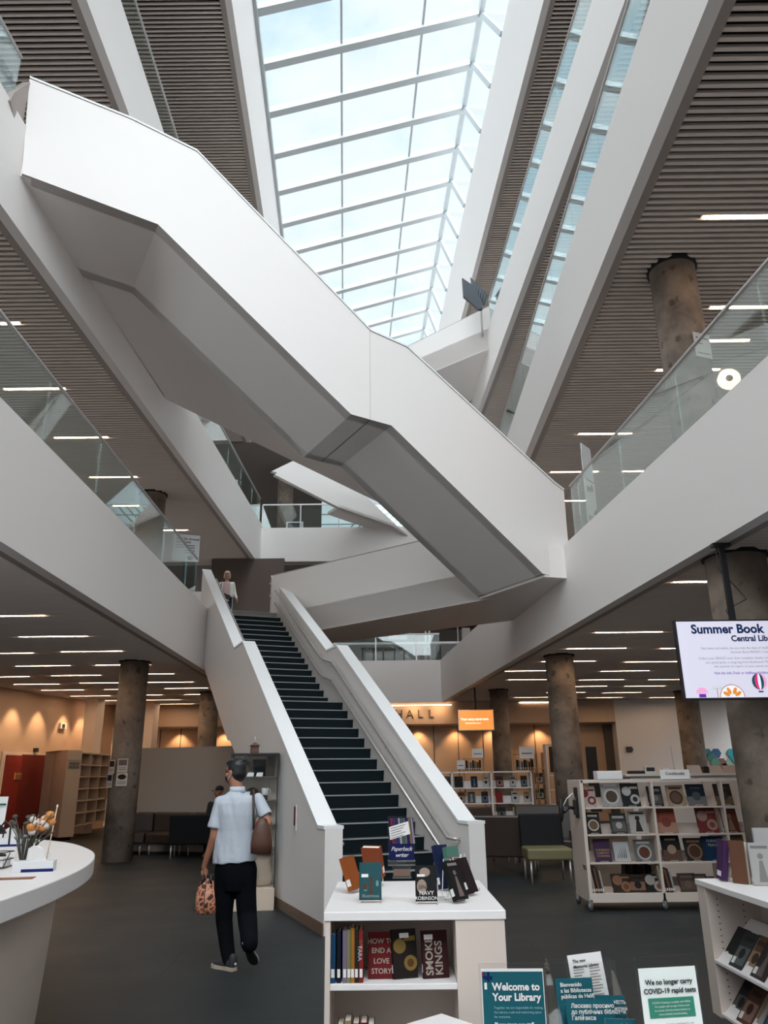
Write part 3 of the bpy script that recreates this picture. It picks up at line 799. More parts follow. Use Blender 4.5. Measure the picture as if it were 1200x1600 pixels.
w_('bottom_board', MB().box(X0 + .03, xs_up[3], YC, YC + DP, zb, zsh[3]), bevel=.002)
for k in range(3):
    for j in range(3):
        a, b = xs_up[k] + .016, xs_up[k + 1] - .016
        w_('shelf', MB().box(a, b, YC + .004, YC + .27, zsh[j] - .02, zsh[j]).box(a, b, YC + .255, YC + .27, zsh[j], zsh[j] + .11))
for (x, y) in ((X0 + .0, YC + .03), (X0 - .0, YC + DP + .05), (xs_up[1], YC + .03), (xs_up[3], YC + .03), (xs_up[2], YC + DP)):
    ca = MB().tube([(x - .014, y, .062), (x + .014, y, .062)], .062, 20)
    c_ = obj('caster', ca, mat('caster_rubber', (.10, .10, .11), .5), case, world=True)
    obj('caster_fork', MB().box(x - .024, x - .018, y - .02, y + .02, .05, .15).box(x + .018, x + .024, y - .02, y + .02, .05, .15).box(x - .024, x + .024, y - .03, y + .03, .13, zb + .0), STEEL, c_, world=True)
    obj('hub', MB().tube([(x - .018, y, .062), (x + .018, y, .062)], .03, 14), mat('grey_hub', (.35, .34, .33), .5), c_, world=True)
br = MB().box(X0 - .03, X0 - .012, YC + .15, YC + .30, 1.05, 1.42)
w_('wall_bracket', br, BLACK)
mon = thing('folding_arm', 'black jointed arm with a white cable on the end of the cookbook case', 'bracket', (X0 - .02, YC + .2, 1.15))
obj('arm', MB().tube([(0, 0, .02), (-.12, -.03, .03), (-.20, -.1, -.02)], .022, 8).box(-.05, .0, -.03, .03, -.06, .12), BLACK, mon)
obj('plate', MB().ell((-.24, -.12, 0), .03, .05, .14), BLACK, mon)
obj('cable', MB().tube([(-.02, -.03, .12), (-.06, -.05, .2), (-.14, -.06, .14), (-.2, -.08, .05)], .006, 6), CAP, mon)
# face-out cookbooks: (u centre zoom, width zoom, height zoom, row, cover, art, c1, c2, words)
cb_list = [
    (180, 100, 125, 0, (.55, .48, .42), 'plates', (.25, .03, .03), (.6, .55, .5), 'cream collage'), (340, 125, 150, 0, (.45, .43, .42), 'bowl', (.7, .66, .62), (.12, .08, .06), 'grey and white bowl'),
    (470, 115, 140, 0, (.03, .03, .03), 'plates', (.62, .6, .58), (.05, .05, .05), 'black and white plate'),
    (635, 95, 120, 0, (.025, .022, .022), 'photo', (.14, .12, .11), (.3, .28, .26), 'black'), (775, 110, 125, 0, (.50, .36, .24), 'bowl', (.10, .06, .04), (.20, .12, .08), 'tan soup bowl'), (915, 118, 130, 0, (.02, .03, .05), 'split', (.25, .24, .23), (.1, .12, .14), 'navy'),
    (1100, 110, 130, 0, (.06, .04, .035), 'split', (.25, .16, .10), (.12, .08, .06), 'dark brown'),
    (200, 90, 125, 1, (.03, .025, .022), 'bowl', (.68, .62, .55), (.22, .13, .07), 'black cover with a white-rimmed plate'), (370, 105, 120, 1, (.07, .07, .065), 'photo', (.16, .15, .14), (.55, .53, .5), 'charcoal'),
    (500, 110, 130, 1, (.62, .58, .54), 'figure', (.05, .035, .03), (.04, .04, .04), 'white cover with a dark figure'),
    (690, 128, 145, 1, (.40, .10, .065), 'split', (.55, .30, .20), (.30, .08, .06), 'coral and pink'), (965, 128, 150, 1, (.26, .05, .05), 'plates', (.55, .32, .26), (.3, .1, .08), 'crimson dotted with plates'), (1120, 100, 140, 1, (.20, .05, .03), 'figure', (.38, .22, .12), (.3, .1, .05), 'rust red'),
    (245, 105, 130, 2, (.08, .04, .10), 'text', (.60, .38, .16), (.3, .1, .3), 'purple cover with orange lettering'), (370, 98, 112, 2, (.66, .66, .66), 'leaf', (.02, .02, .02), BLK, 'white cover with black leaves'), (520, 115, 125, 2, (.20, .20, .20), 'bowl', (.60, .57, .54), (.16, .06, .04), 'grey cover with a red bowl'),
    (705, 118, 150, 2, (.02, .018, .018), 'split', (.16, .09, .06), (.5, .35, .25), 'black cover with a pale title'), (855, 120, 130, 2, (.035, .03, .03), 'bowl', (.32, .18, .12), (.1, .05, .03), 'brown bowl on black'), (985, 135, 140, 2, (.012, .045, .11), None, WHT, BLK, 'deep blue'), (1150, 90, 150, 2, (.30, .20, .13), 'figure', (.08, .04, .03), (.2, .1, .05), 'tan'),
    (350, 118, 105, 3, (.05, .03, .025), 'plates', (.34, .17, .09), (.2, .08, .04), 'dark brown dessert'), (455, 110, 100, 3, (.06, .03, .02), 'text', (.42, .27, .18), BLK, 'brown cover with pale title'), (565, 120, 105, 3, (.02, .02, .022), 'plates', (.50, .44, .38), (.25, .1, .06), 'black cover with two plates'),
    (785, 110, 105, 3, (.10, .065, .055), 'photo', (.16, .10, .08), (.2, .14, .1), 'muted brown'), (870, 90, 100, 3, (.075, .055, .05), 'photo', (.14, .1, .08), (.2, .15, .12), 'dull umber')]
rown = ['top', 'second', 'third', 'bottom']
for (u, wz, hz, r, cov, kind, c1, c2, words) in cb_list:
    x = aty(880 + u / 4.286, 1260, YC).x
    sc_ = 10.1 / 1200 / 4.286
    k = min(2, max(0, int((x - X0) / BAY)))
    lab = '%s cookbook facing out, %s shelf of wheeled case' % (words, rown[r])
    ti = None
    if u == 245: ti = [(.034, 0, .13, 'CARIBBEAN'), (.034, 0, .095, 'COMFORT'), (.034, 0, .06, 'COOKING')]
    if u == 705: ti = [(.04, 0, .13, 'HALO')]
    if u == 985: ti = [(.045, 0, .22, 'KNEAD'), (.045, 0, .17, 'PEACE')]
    if u == 455: ti = [(.028, 0, .05, 'TASTING')]
    if u == 370 and r == 1: ti = [(.03, 0, .02, 'HEY WARNER')][:0]
    if u == 500: ti = [(.028, 0, .225, 'COOKING')]
    if u == 245: kind = None
    if u == 455: kind = 'photo'; c1 = (.3, .16, .09)
    b = book(lab, 'book', (x, YC + .035, zsh[r]), wz * sc_, hz * sc_ * 1.04, .018, cov, kind, c1, c2, lean=math.radians(16 if r < 3 else 24), group='face-out cookbooks on the wheeled case', title=ti, tcol=(.6, .38, .16) if u == 245 else WHT)
    if r < 3: easel((x, YC + .045, zsh[r]), 'wire stand under the %s cookbook, %s shelf' % (words, rown[r]))
spc = [(.5, .42, .3), (.6, .5, .38), (.03, .03, .03), (.35, .12, .05), (.05, .05, .06), (.55, .5, .45)]
spw = ['buff', 'cream', 'black', 'rust', 'charcoal', 'pale grey']
for bi, (u0, n_) in enumerate(((200, 6), (675, 6))):
    for k in range(n_):
        x = aty(880 + (u0 + 15 * k) / 4.286, 1390, YC).x
        hh = .32 - .02 * ((k * 2 + bi) % 4) - (.03 if k > 3 else 0)
        book('%s book leaning spine-out, %s from the left in the bottom %s bay' % (spw[k], ORD[k], ('left', 'middle')[bi]), 'book', (x, YC + .02, zsh[3]), .17, hh, .022, spc[k], spine=True, lean=math.radians(-9), group='leaning cookbooks on the bottom shelf')
for k in range(9):
    x = aty(880 + (400 + 20 * k) / 4.286, 1370, YC + .4).x
    book('thin dark book in the case back row, bottom left bay, %s from left' % ORD[k], 'book', (x, YC + .33, zsh[3]), .17, .30 - .012 * (k % 3), .02, [(.05, .04, .04), (.09, .06, .05), (.14, .11, .1), (.03, .03, .035)][k % 4], spine=True, lean=math.radians(7), group='back row of dark cookbooks')
# sign + things on top of case
def sign_tent(name, label, loc, w, h, body, size, rz=0.0, cat='sign', m=PAPER):
    t = thing(name, label, cat, loc, rz)
    obj('card', MB().ext([(-w / 2, 0, 0), (w / 2, 0, 0), (w / 2, .02, h), (-w / 2, .02, h)], (0, .006, 0)), m, t)
    if body: text(body, size, plane_m((0, -.001 + .01, h * .45), (1, 0, 0), (0, .02, h)) @ Matrix.Translation((0, 0, .004)), INK, t, align='CENTER', bold=.0006)
    obj('foot', MB().box(-w / 2, w / 2, -.02, .08, 0, .004), m, t)
    return t
sign_tent('shelf_sign', 'wide white sign reading Cookbooks standing on the wheeled case', (aty(1055, 1216, YC + .03).x, YC + .012, ztop), .38, .115, 'Cookbooks', .052)
bb = obj('storage_bin', MB().box(-.17, .17, -.1, .1, 0, .11), mat('white_plastic', (.75, .75, .75), .4), loc=(aty(953, 1216, YC + .5).x, YC + DP - .03, ztop), bevel=.006); tag(bb, 'white plastic bin on the left top of the wheeled case', 'bin')

# service counter behind the case with odds and ends
cy = 13.6
cz = aty(1100, 1208, cy).z
ct = thing('service_counter', 'white service counter behind the cookbook case', 'counter', (5.2, cy + .3, 0))
cx0 = aty(978, 1208, cy).x
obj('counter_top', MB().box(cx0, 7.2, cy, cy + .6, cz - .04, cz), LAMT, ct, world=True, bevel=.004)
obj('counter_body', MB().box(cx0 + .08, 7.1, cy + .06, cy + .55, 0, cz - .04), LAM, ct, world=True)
for u, w, h, m_, lab, nm, cat in ((995, .30, .05, BLACK, 'black tray on the service counter', 'tray', 'tray'), (1016, .2, .13, PAPER, 'small white framed card on the service counter', 'framed_card', 'card'),
                         (1041, .14, .10, LAMT, 'low white box on the service counter', 'box', 'box'), (1118, .24, .12, WOODW, 'tan tilted box on the service counter below the hexagons', 'box', 'box'),
                         (1140, .26, .12, mat('rose_box', (.6, .44, .36), .6), 'rose beige box next to the big column on the counter', 'box', 'box'), (1086, .22, .13, LAM, 'beige brochure box on the service counter', 'box', 'box'), (1104, .12, .11, BLACK, 'small black caddy on the service counter', 'caddy', 'caddy')):
    p = aty(u, 1208, cy + .2)
    o = obj(nm, MB().ext([(-w / 2, 0, 0), (w / 2, 0, 0), (w / 2 - .02, .04, h), (-w / 2 + .02, .04, h)], (0, .12, 0)), m_, loc=(p.x, cy + .15, cz), bevel=.004); tag(o, lab, cat)
    if nm == 'framed_card': obj('printed_panel', MB().box(-.07, .07, .012, .016, .03, .10), INK, o)
for ux, lab in ((1058, 'thin white pole rising from the service counter'),):
    p = aty(ux, 1208, cy + .2)
    tag(obj('slim_pole', MB().tube([(0, 0, 0), (-.02, 0, .45)], .006, 6), STEEL, loc=(p.x, cy + .3, cz)), lab, 'pole')
# hexagon art on the wall at right
hexes = [(1105, 1177, (.02, .14, .17)), (1119, 1177, (.02, .09, .22)), (1112, 1184, (.03, .17, .16)), (1117, 1192, (.10, .22, .16)), (1128, 1192, (.20, .08, .05)), (1142, 1192, (.25, .38, .28)), (1143, 1177, (.0, .30, .38)), (1149, 1185, (.01, .35, .42)), (1134, 1200, (.12, .05, .04))]
for i, (u, v, c) in enumerate(hexes):
    p = aty(u, v, YB - .02); r = .175
    o = obj('hexagon_panel', MB().ext([(r * math.cos(PI / 3 * k), 0, r * math.sin(PI / 3 * k)) for k in range(6)], (0, .02, 0)), mat('hex_%d' % i, c, .35), loc=(p.x, YB - .025 - .021 * (i % 4), p.z))
    tag(o, ['dark teal', 'navy blue', 'sea green', 'moss green', 'brown', 'pale green', 'bright turquoise', 'light turquoise', 'dark maroon'][i] + ' hexagon panel on the white wall below the large screen', 'wall art', 'hexagon wall panels')

# ================================================================== MIDDLE BOOKCASE (behind the armchairs)
YM = 17.9
zm = lambda v: aty(780, v, YM).z
xm = lambda u: aty(u, 1240, YM).x
mc = thing('bookcase', 'white open bookcase of face-out books beyond the brown armchairs', 'bookcase', (xm(770), YM + .15, 0))
zs = [zm(1230), zm(1254.5), zm(1279.5)]; zt = zm(1205)
for i, u in enumerate((648, 707, 769, 832)):
    obj('upright', MB().box(xm(u) - .018, xm(u) + .018, YM, YM + .3, 0.0, zt), LAMT, mc, world=True)
obj('top_board', MB().box(xm(648), xm(832) + .018, YM, YM + .3, zt - .03, zt), LAMT, mc, world=True)
for a, b in ((648, 707), (707, 769), (769, 832)):
    for z in zs:
        obj('shelf', MB().box(xm(a) + .018, xm(b) - .018, YM, YM + .3, z - .022, z).box(xm(a) + .02, xm(b) - .02, YM + .27, YM + .29, z, z + .14), LAMT, mc, world=True)
m_list = [(185, 75, 0, (.03, .035, .035), 'dark'), (290, 65, 0, (.02, .02, .022), 'black'), (412, 50, 0, (.02, .035, .05), 'navy'), (503, 48, 0, (.55, .47, .38), 'cream'), (612, 58, 0, (.12, .05, .045), 'brown'), (716, 44, 0, (.35, .33, .31), 'patterned grey'), (805, 50, 0, (.05, .05, .045), 'charcoal'),
          (205, 55, 1, (.10, .03, .03), 'maroon'), (305, 50, 1, (.22, .10, .05), 'amber'), (385, 58, 1, (.12, .12, .12), 'grey'), (490, 52, 1, (.02, .03, .06), 'midnight blue'), (603, 52, 1, (.33, .03, .03), 'scarlet'), (727, 54, 1, (.62, .6, .58), 'white with black bars'), (820, 48, 1, (.45, .30, .17), 'tan'),
          (318, 60, 2, (.13, .03, .04), 'wine red'), (430, 58, 2, (.18, .13, .11), 'mottled brown'), (500, 56, 2, (.35, .33, .31), 'white and black portrait'), (615, 62, 2, (.04, .04, .045), 'slate'), (732, 56, 2, (.62, .48, .22), 'pale yellow'), (812, 42, 2, (.45, .18, .03), 'orange')]
for u, wz, r, c, words in m_list:
    x = xm(660 + u / 5.0)
    book('%s book facing out, %s row of bookcase behind the armchairs' % (words, ['top', 'middle', 'lower'][r]), 'book', (x, YM + .05, zs[r]), wz / 5 * 17.0 / 1200, .235, .02, c, random.choice(['photo', 'figure', 'bowl', 'split']) if words not in ('black', 'scarlet') else None,
         tuple(min(.7, x_ * 3 + .1) for x_ in c), BLK, lean=math.radians(13), group='face-out books behind the armchairs')
# racks on top: wire frame with upright books and paper signs
def wire_rack(u0, u1, v0, label):
    a, b = aty(u0, v0, YM + .9), aty(u1, v0, YM + .9)
    t = thing('wire_rack', label, 'rack', ((a.x + b.x) / 2, YM + 1.0, 0)); hw = (b.x - a.x) / 2; z0 = zt - .1
    wr = mat('copper_wire', (.45, .27, .15), .4, metal=.5)
    for x in (-hw, hw):
        for y in (-.14, .14): obj('post', MB().box(x - .01, x + .01, y - .01, y + .01, 0, a.z + .0), wr, t)
    for z in (a.z - .02, zt + .03, zt - .4, zt - .8):
        obj('tier', MB().box(-hw, hw, -.14, .14, z - .01, z), wr, t)
    return t, hw, a.z
rk1, hw1, zt1 = wire_rack(725, 756, 1184, 'copper wire rack with dark books above the middle bookcase')
rk2, hw2, zt2 = wire_rack(804, 838, 1177, 'copper wire rack with papers beside the slim column')
for rk, hw, tagw in ((rk1, hw1, 'rack in the middle'), (rk2, hw2, 'rack beside the column')):
    for k in range(7):
        x = -hw + .06 + k * (2 * hw - .1) / 7
        b = book('upright %s book on the copper wire %s' % (['black', 'white', 'grey', 'navy', 'tan', 'brown', 'ink-black'][k], tagw), 'book', (rk.location.x + x, rk.location.y - .1, zt + .03), .15, .22 - .02 * (k % 3), .03, [BLK, (.6, .58, .55), GRY, (.03, .04, .08), (.4, .28, .18), (.15, .08, .05), (.02, .02, .02)][k], spine=True, group='books on the copper wire racks')
for u, v, w, h, body, lab in ((745, 1177, .26, .20, 'Mystery', 'small white sign above the left copper rack'), (821, 1176, .34, .26, 'Read Alikes', 'larger white sign above the right copper rack'), (719, 1195, .18, .20, None, 'blank white card left of the copper rack')):
    p = aty(u, v, YM + 1.0)
    t = thing('paper_sign', lab, 'sign', (p.x, YM + 1.0 - .17, p.z - h / 2))
    obj('card', MB().box(-w / 2, w / 2, 0, .006, 0, h), PAPER, t)
    if u != 719: obj('stem', MB().tube([(0, .01, -(p.z - h / 2) + (zt1 if u == 745 else zt2)), (0, .01, .02)], .006, 6), STEEL, t)
    obj('printed_line', MB().box(-w * .36, w * .36, -.002, 0, h * .38, h * .46), INK, t)
# tall side rack and open shelf near the spotted column
ys_ = 19.5
p0, p1 = aty(836, 1176, ys_), aty(848, 1280, ys_)
t = thing('tall_rack', 'tall narrow copper rack of magazines right of the middle bookcase', 'rack', (aty(840, 1200, ys_).x, ys_, 0))
for z in (.3, .65, 1.0, 1.35, 1.7): obj('tier', MB().box(-.14, .14, -.15, .15, z, z + .02), mat('copper_wire', (.45, .27, .15), .4), t)
for x in (-.14, .14): obj('post', MB().box(x - .012, x + .012, -.15, .15, 0, aty(840, 1176, ys_).z), mat('copper_wire', (.45, .27, .15), .4), t)
for k, z in enumerate((.32, .67, 1.02, 1.37)):
    book('%s magazine on the tall narrow copper rack' % ['rose', 'grey', 'dark green', 'brown'][k], 'magazine', (t.location.x, ys_ - .1, z), .2, .24, .02, [(.3, .12, .1), (.3, .3, .3), (.03, .08, .05), (.2, .1, .05)][k], 'photo', lean=.15, group='magazines on the tall rack')
# white open shelf and dark door right of the wheeled case, against the back
xa, xb = aty(854, 1200, 21).x, aty(874, 1200, 21).x
t = thing('open_shelf', 'white open shelf with a dark screen on top behind the spotted column', 'shelf', ((xa + xb) / 2, 21, 0))
hh = aty(860, 1163, 21).z
for x in (xa, xb): obj('side', MB().box(x - .02, x + .02, 20.85, 21.2, 0, hh), LAMT, t, world=True)
for z in (.5, .85, 1.2, 1.55, hh): obj('shelf', MB().box(xa, xb, 20.85, 21.2, z - .02, z), LAMT, t, world=True)
obj('screen', MB().box(xa + .06, xb - .06, 20.83, 20.85, 1.62, hh - .06), INK, t, world=True)
# doors in the back wall right of the recess
dn = 0
for u0, u1, lab in ((906, 948, ''),):
    a, b = aty(u0, 1200, YB + .7), aty(u1, 1200, YB + .7)
    t = thing('door_1', None, None, ((a.x + b.x) / 2, YB + .7, 0)); t['kind'] = 'structure'
    hh = aty(920, 1133, YB + .7).z
    obj('door_leaf', MB().box(a.x, b.x, YB + .68, YB + .72, 0, hh), PANELW, t, world=True)
    obj('door_glass', MB().box(a.x + .25, b.x - .32, YB + .66, YB + .68, .3, aty(920, 1167, YB + .7).z), BLACK, t, world=True)
    obj('door_frame', MB().box(b.x, b.x + .5, YB + .55, YB + .72, 0, hh), mat('dark_frame', (.08, .07, .06), .5), t, world=True)
th_ = thing('wall_sensor', 'small dark sensor on the white back wall right of the door', 'sensor', aty(983, 1171, YB - .02))
obj('housing', MB().box(-.1, .1, -.06, .02, -.09, .09), mat('dark_brown_plastic', (.06, .05, .045), .5), th_); obj('bracket', MB().box(.05, .14, -.03, .02, -.03, .03), DARKM, th_)
# HALL lettering
p = aty(616, 1122, YB)
ht = thing('wall_lettering', 'raised dark letters spelling HALL over the panelled recess', 'lettering', (p.x, YB - .03, p.z))
for i, ch in enumerate('HALL'):
    q = aty(617 + i * 17.5, 1122, YB - .02)
    text(ch, .40, FRONT(q.x - p.x, 0, 0), mat('bronze_letter', (.12, .08, .05), .4), ht, name='letter', ex=.02)
w = wash(p.x + .3, YB - .45, 3.9, p.x + .3, YB, 3.4, 9, 120); w.location.x += .4
w2 = wash(p.x + 1.6, YB - .45, 3.9, p.x + 1.6, YB, 3.4, 9, 120)
cove = obj('cove_light', MB().box(aty(600, 1101, YB).x, aty(705, 1101, YB).x, YB - .16, YB - .10, 3.93, 3.96), mat('cove_glow', (1, .75, .5), emit=4.0)); tag(cove, 'long warm cove strip above the HALL letters', 'light')
# orange screen
YT = 23.2
a, b = aty(718, 1109, YT), aty(770, 1141, YT)
t = thing('hanging_screen', 'orange hanging screen in front of the panelled recess', 'screen', ((a.x + b.x) / 2, YT, a.z))
W_, H_ = b.x - a.x + .1, a.z - b.z
obj('bezel', MB().box(-W_ / 2, W_ / 2, 0, .06, -H_, 0), CAP, t)
obj('display', MB().box(-W_ / 2 + .02, W_ / 2 - .02, -.008, 0, -H_ + .02, -.02), mat('orange_screen', (.75, .27, .06), .4, emit=.75), t)
text('Your story starts here', .088, FRONT(-W_ / 2 + .08, -.012, -.30), mat('white_glow', (1, .95, .9), emit=1.0), t, bold=.002)
text('halifaxpubliclibraries.ca', .05, FRONT(-W_ / 2 + .2, -.012, -.40), MATS['white_glow'], t)
obj('hanger', MB().box(-.03, .03, .02, .06, 0, 4.05 - a.z), BLACK, t)

# ================================================================== LARGE SCREEN "Summer Book BINGO"
YT = 8.15
p = aty(1050, 969, YT); q = aty(1062, 1094, YT)
TH = p.z - q.z; TW = TH * 16 / 9
tv = thing('hanging_screen', 'large hanging screen advertising Summer Book BINGO in front of the thick column', 'screen', (p.x + TW / 2 + .02, YT, p.z), math.radians(0))
obj('bezel', MB().box(-TW / 2, TW / 2, 0, .07, -TH, 0), BLACK, tv, bevel=.004)
LAV = mat('lavender_screen', (.30, .30, .34), .4, emit=.46, ecol=(.80, .78, .95))
obj('display', MB().box(-TW / 2 + .018, TW / 2 - .018, -.004, 0, -TH + .02, -.018), LAV, tv)
def em(n, c): return mat('screen_' + n, c, .6, emit=.35, spec=.1)
NAVY = em('navy', (.006, .02, .07)); PINKT = em('pink', (.85, .38, .62)); GRYT = em('grey', (.18, .18, .25)); WT = em('white', (.85, .84, .92)); OR = em('orange', (.75, .27, .04)); BRN = em('brown', (.42, .16, .08)); TE = em('teal', (.01, .08, .10)); MAG = em('magenta', (.75, .03, .2)); PUR = em('purple', (.12, .03, .35)); MINT = em('mint', (.5, .7, .62)); GRN = em('sage', (.45, .55, .50)); BLU = em('blue', (.01, .03, .25))
zt_ = -.145
text('Summer Book', .132, FRONT(-.575, -.006, zt_), NAVY, tv, bold=.0045)
text('BINGO', .132, FRONT(.285, -.006, zt_), PINKT, tv, bold=.0028)
text('Central Library', .085, FRONT(0.10, -.006, -.232), NAVY, tv, align='CENTER', bold=.003)
for (s, z, b) in ((.034, -.315, 'Hey teens and adults, do you miss the days of reading (and winning prizes)?'), (.034, -.358, 'Summer Book BINGO is here.'), (.034, -.420, 'Collect your BINGO card, then complete cheeky reading themed squares to win'),
                  (.034, -.463, 'our grand prize, a swag bag from Bookmark! Plus, join us for parties all'), (.034, -.505, 'the summer to report on your points and favourite books.')):
    text(b, s, FRONT(.02, -.006, z), GRYT, tv, align='CENTER')
text('Visit the Info Desk or halifaxpubliclibraries.ca/blogs/bingo', .036, FRONT(.02, -.006, -.575), PUR, tv, align='CENTER', bold=.0004)
zb_ = -TH + .024
def half(cx, r, m, y=-.006, n=18, x_c=None):
    vs = [(cx + r * math.cos(PI * k / n), y, zb_ + r * math.sin(PI * k / n)) for k in range(n + 1)]
    return MB().add(vs, [list(range(n + 1))[::-1]], 0), m
for r, m, y in ((.13, BRN, -.006), (.122, WT, -.0065)):
    mb_, m_ = half(-.24, r, m, y); obj('orange_slice', mb_, m_, tv)
for ang in (30, 65, 115, 150):
    c = Vector((-.24 + .07 * math.cos(math.radians(ang)), -.0075, zb_ + .07 * math.sin(math.radians(ang))))
    M_ = Matrix.Rotation(-math.radians(ang - 90), 4, 'Y')
    obj('orange_segment', MB().ell((0, 0, 0), .019, .0008, .038).xf(Matrix.Translation(c) @ M_), OR, tv)
for r, m, y in ((.235, BLU, -.006), (.20, MINT, -.0066), (.165, WT, -.0072), (.13, OR, -.0078), (.06, MAG, -.0084)):
    mb_, m_ = half(.42, r, m, y); obj('rainbow_band', mb_, m_, tv)
bal = MB(); cx, cz_ = .06, zb_ + .155
for i in range(5):
    x0_, x1_ = -1 + i * .4, -1 + (i + 1) * .4
    vs = []
    for t_ in range(9):
        a_ = -PI / 2 * .86 + (PI * .93) * t_ / 8; vs.append((cx + x0_ * .078 * math.cos(a_), -.007, cz_ + .085 * math.sin(a_)))
    for t_ in range(8, -1, -1):
        a_ = -PI / 2 * .86 + (PI * .93) * t_ / 8; vs.append((cx + x1_ * .078 * math.cos(a_), -.007, cz_ + .085 * math.sin(a_)))
    bal.add(vs, [list(range(18))], i % 5)
obj('balloon', bal, [TE, MAG, WT, TE, PINKT], tv); obj('basket', MB().box(cx - .025, cx + .025, -.0072, -.006, zb_ + .045, zb_ + .06), BLU, tv)
obj('pink_dome', half(-.55, .062, PINKT)[0].xf(Matrix.Translation((0, 0, .04))), PINKT, tv)
obj('purple_base', MB().box(-.585, -.515, -.0075, -.006, zb_, zb_ + .035), PUR, tv)
pl = MB().box(-.395, -.388, -.007, -.006, zb_, zb_ + .09, 1)
for a_ in (-10, 25, 60, 120, 155, 190):
    e_ = Vector((math.cos(math.radians(a_)), 0, math.sin(math.radians(a_)) * .6)) * .075
    c = Vector((-.39, -.0068, zb_ + .09)); pl.add([c + Vector((0, 0, -.006)), c + e_, c + Vector((0, 0, .008)) + e_ * .5], [(0, 1, 2)], 0)
obj('palm', pl, [GRN, BRN], tv)
obj('sensor', MB().box(-TW / 2 + .09, -TW / 2 + .15, .0, .04, -TH - .02, -TH), BLACK, tv)
pole_t = atz(1123, 860, 4.0)
poleX = aty(1146, 968, YT + .05).x
obj('mount', MB().box(poleX - tv.location.x - .03, poleX - tv.location.x + .03, .05, .09, -.3, 4.1 - p.z).box(poleX - tv.location.x - .1, poleX - tv.location.x + .1, .04, .12, 3.96 - p.z, 4.0 - p.z), BLACK, tv)
obj('cable', MB().tube([(poleX - tv.location.x - .05, .08, 4.0 - p.z), (poleX - tv.location.x - .07, .08, 3.72 - p.z), (poleX - tv.location.x + .1, .08, 3.5 - p.z), (poleX - tv.location.x + .19, .08, 3.37 - p.z), (poleX - tv.location.x - .05, .08, 3.25 - p.z), (poleX - tv.location.x - .0, .08, -.02)], .006, 6), BLACK, tv)

# ================================================================== FRONT DISPLAY UNIT
def display_unit(name, label, loc, rz, W, D, H, zbot, shelves, side, plinth=False):
    """front at -Y; opening left, solid box right (or mirrored)"""
    t = thing(name, label, 'display shelf', loc, rz)
    pw = W * .275
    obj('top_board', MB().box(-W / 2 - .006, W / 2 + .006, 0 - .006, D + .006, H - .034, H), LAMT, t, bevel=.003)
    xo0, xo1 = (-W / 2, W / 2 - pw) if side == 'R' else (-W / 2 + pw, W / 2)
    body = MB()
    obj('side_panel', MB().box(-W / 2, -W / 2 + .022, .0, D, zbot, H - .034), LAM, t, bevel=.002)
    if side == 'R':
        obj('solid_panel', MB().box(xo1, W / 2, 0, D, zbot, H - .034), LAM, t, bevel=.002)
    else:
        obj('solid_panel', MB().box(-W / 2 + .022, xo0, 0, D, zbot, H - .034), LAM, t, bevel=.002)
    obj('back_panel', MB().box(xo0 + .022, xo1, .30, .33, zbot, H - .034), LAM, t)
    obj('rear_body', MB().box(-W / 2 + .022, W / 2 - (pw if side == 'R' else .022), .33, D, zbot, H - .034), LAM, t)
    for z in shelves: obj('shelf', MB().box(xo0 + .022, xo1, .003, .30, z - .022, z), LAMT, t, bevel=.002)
    if plinth: obj('plinth', MB().box(-W / 2 + .12, W / 2 - .12, .12, D - .12, 0, zbot), BLACK, t)
    return t
DU = ((-.255 + .47) / 2, 3.52)
zs1 = aty(600, 1537, 3.53).z
DW, DD, DH = .735, .94, 1.07
du = display_unit('display_unit', 'white display unit with paperbacks standing in front of the grand staircase', (DU[0], DU[1], 0), 0.0, DW, DD, DH, 0.0, (zs1, zs1 - .34), 'R')
def ux(u, Y=3.6): return aty(u, 1500, Y).x
sp = [(522, (.02, .09, .20), .175, 'blue'), (531, (.01, .015, .03), .185, 'near-black'), (540, (.28, .22, .33), .19, 'lilac'), (546.5, (.30, .30, .14), .192, 'olive'), (552, (.55, .22, .03), .198, 'orange'), (558, (.035, .03, .03), .19, 'black TARA'), (565, (.33, .03, .03), .192, 'red DATE')]
for i, (u, c, h, w_) in enumerate(sp):
    x = ux(u, 3.62)
    b = book('%s paperback standing spine-out on the upper shelf of the front unit' % w_, 'book', (x, 3.545, zs1), .11, h, .0165 if i else .02, c, spine=True, group='spine-out paperbacks on the front unit')
    if 'TARA' in w_: text('TARA', .022, plane_m((.004 + .003, -.002 - .0005, .135), (0, 0, -1), (1, 0, 0)), cm_(WHT), b, bold=.0006)
    if 'DATE' in w_: text('DATE', .018, plane_m((-.006, -.002, .155), (0, 0, -1), (1, 0, 0)), cm_((.5, .15, .1)), b, bold=.0003)
for (u, w, h, cov, kind, c1, c2, lab, ti, rz_, tcol, nm) in (
        (596, .108, .168, (.20, .018, .020), None, WHT, BLK, 'dark red paperback titled HOW TO END A LOVE STORY', [(.027, 0, .128, 'HOW TO'), (.027, 0, .094, 'END A'), (.027, 0, .056, 'LOVE'), (.027, 0, .020, 'STORY')], .0, (.60, .50, .42), 'a'),
        (634, .105, .178, (.022, .016, .014), 'plates', (.30, .19, .05), (.14, .06, .02), 'black paperback with gold flecks beside the red one', None, .28, WHT, 'b')):
    b = book(lab, 'book', (ux(u, 3.62), 3.60, zs1), w, h, .02, cov, kind, c1, c2, rz=rz_, lean=math.radians(9), title=ti, tcol=tcol)
    if nm == 'b': obj('barcode_label', MB().box(-.02, .02, -.0025, -.0015, .148, .166).xf(Matrix.Rotation(-math.radians(9), 4, 'X')), PAPER, b)
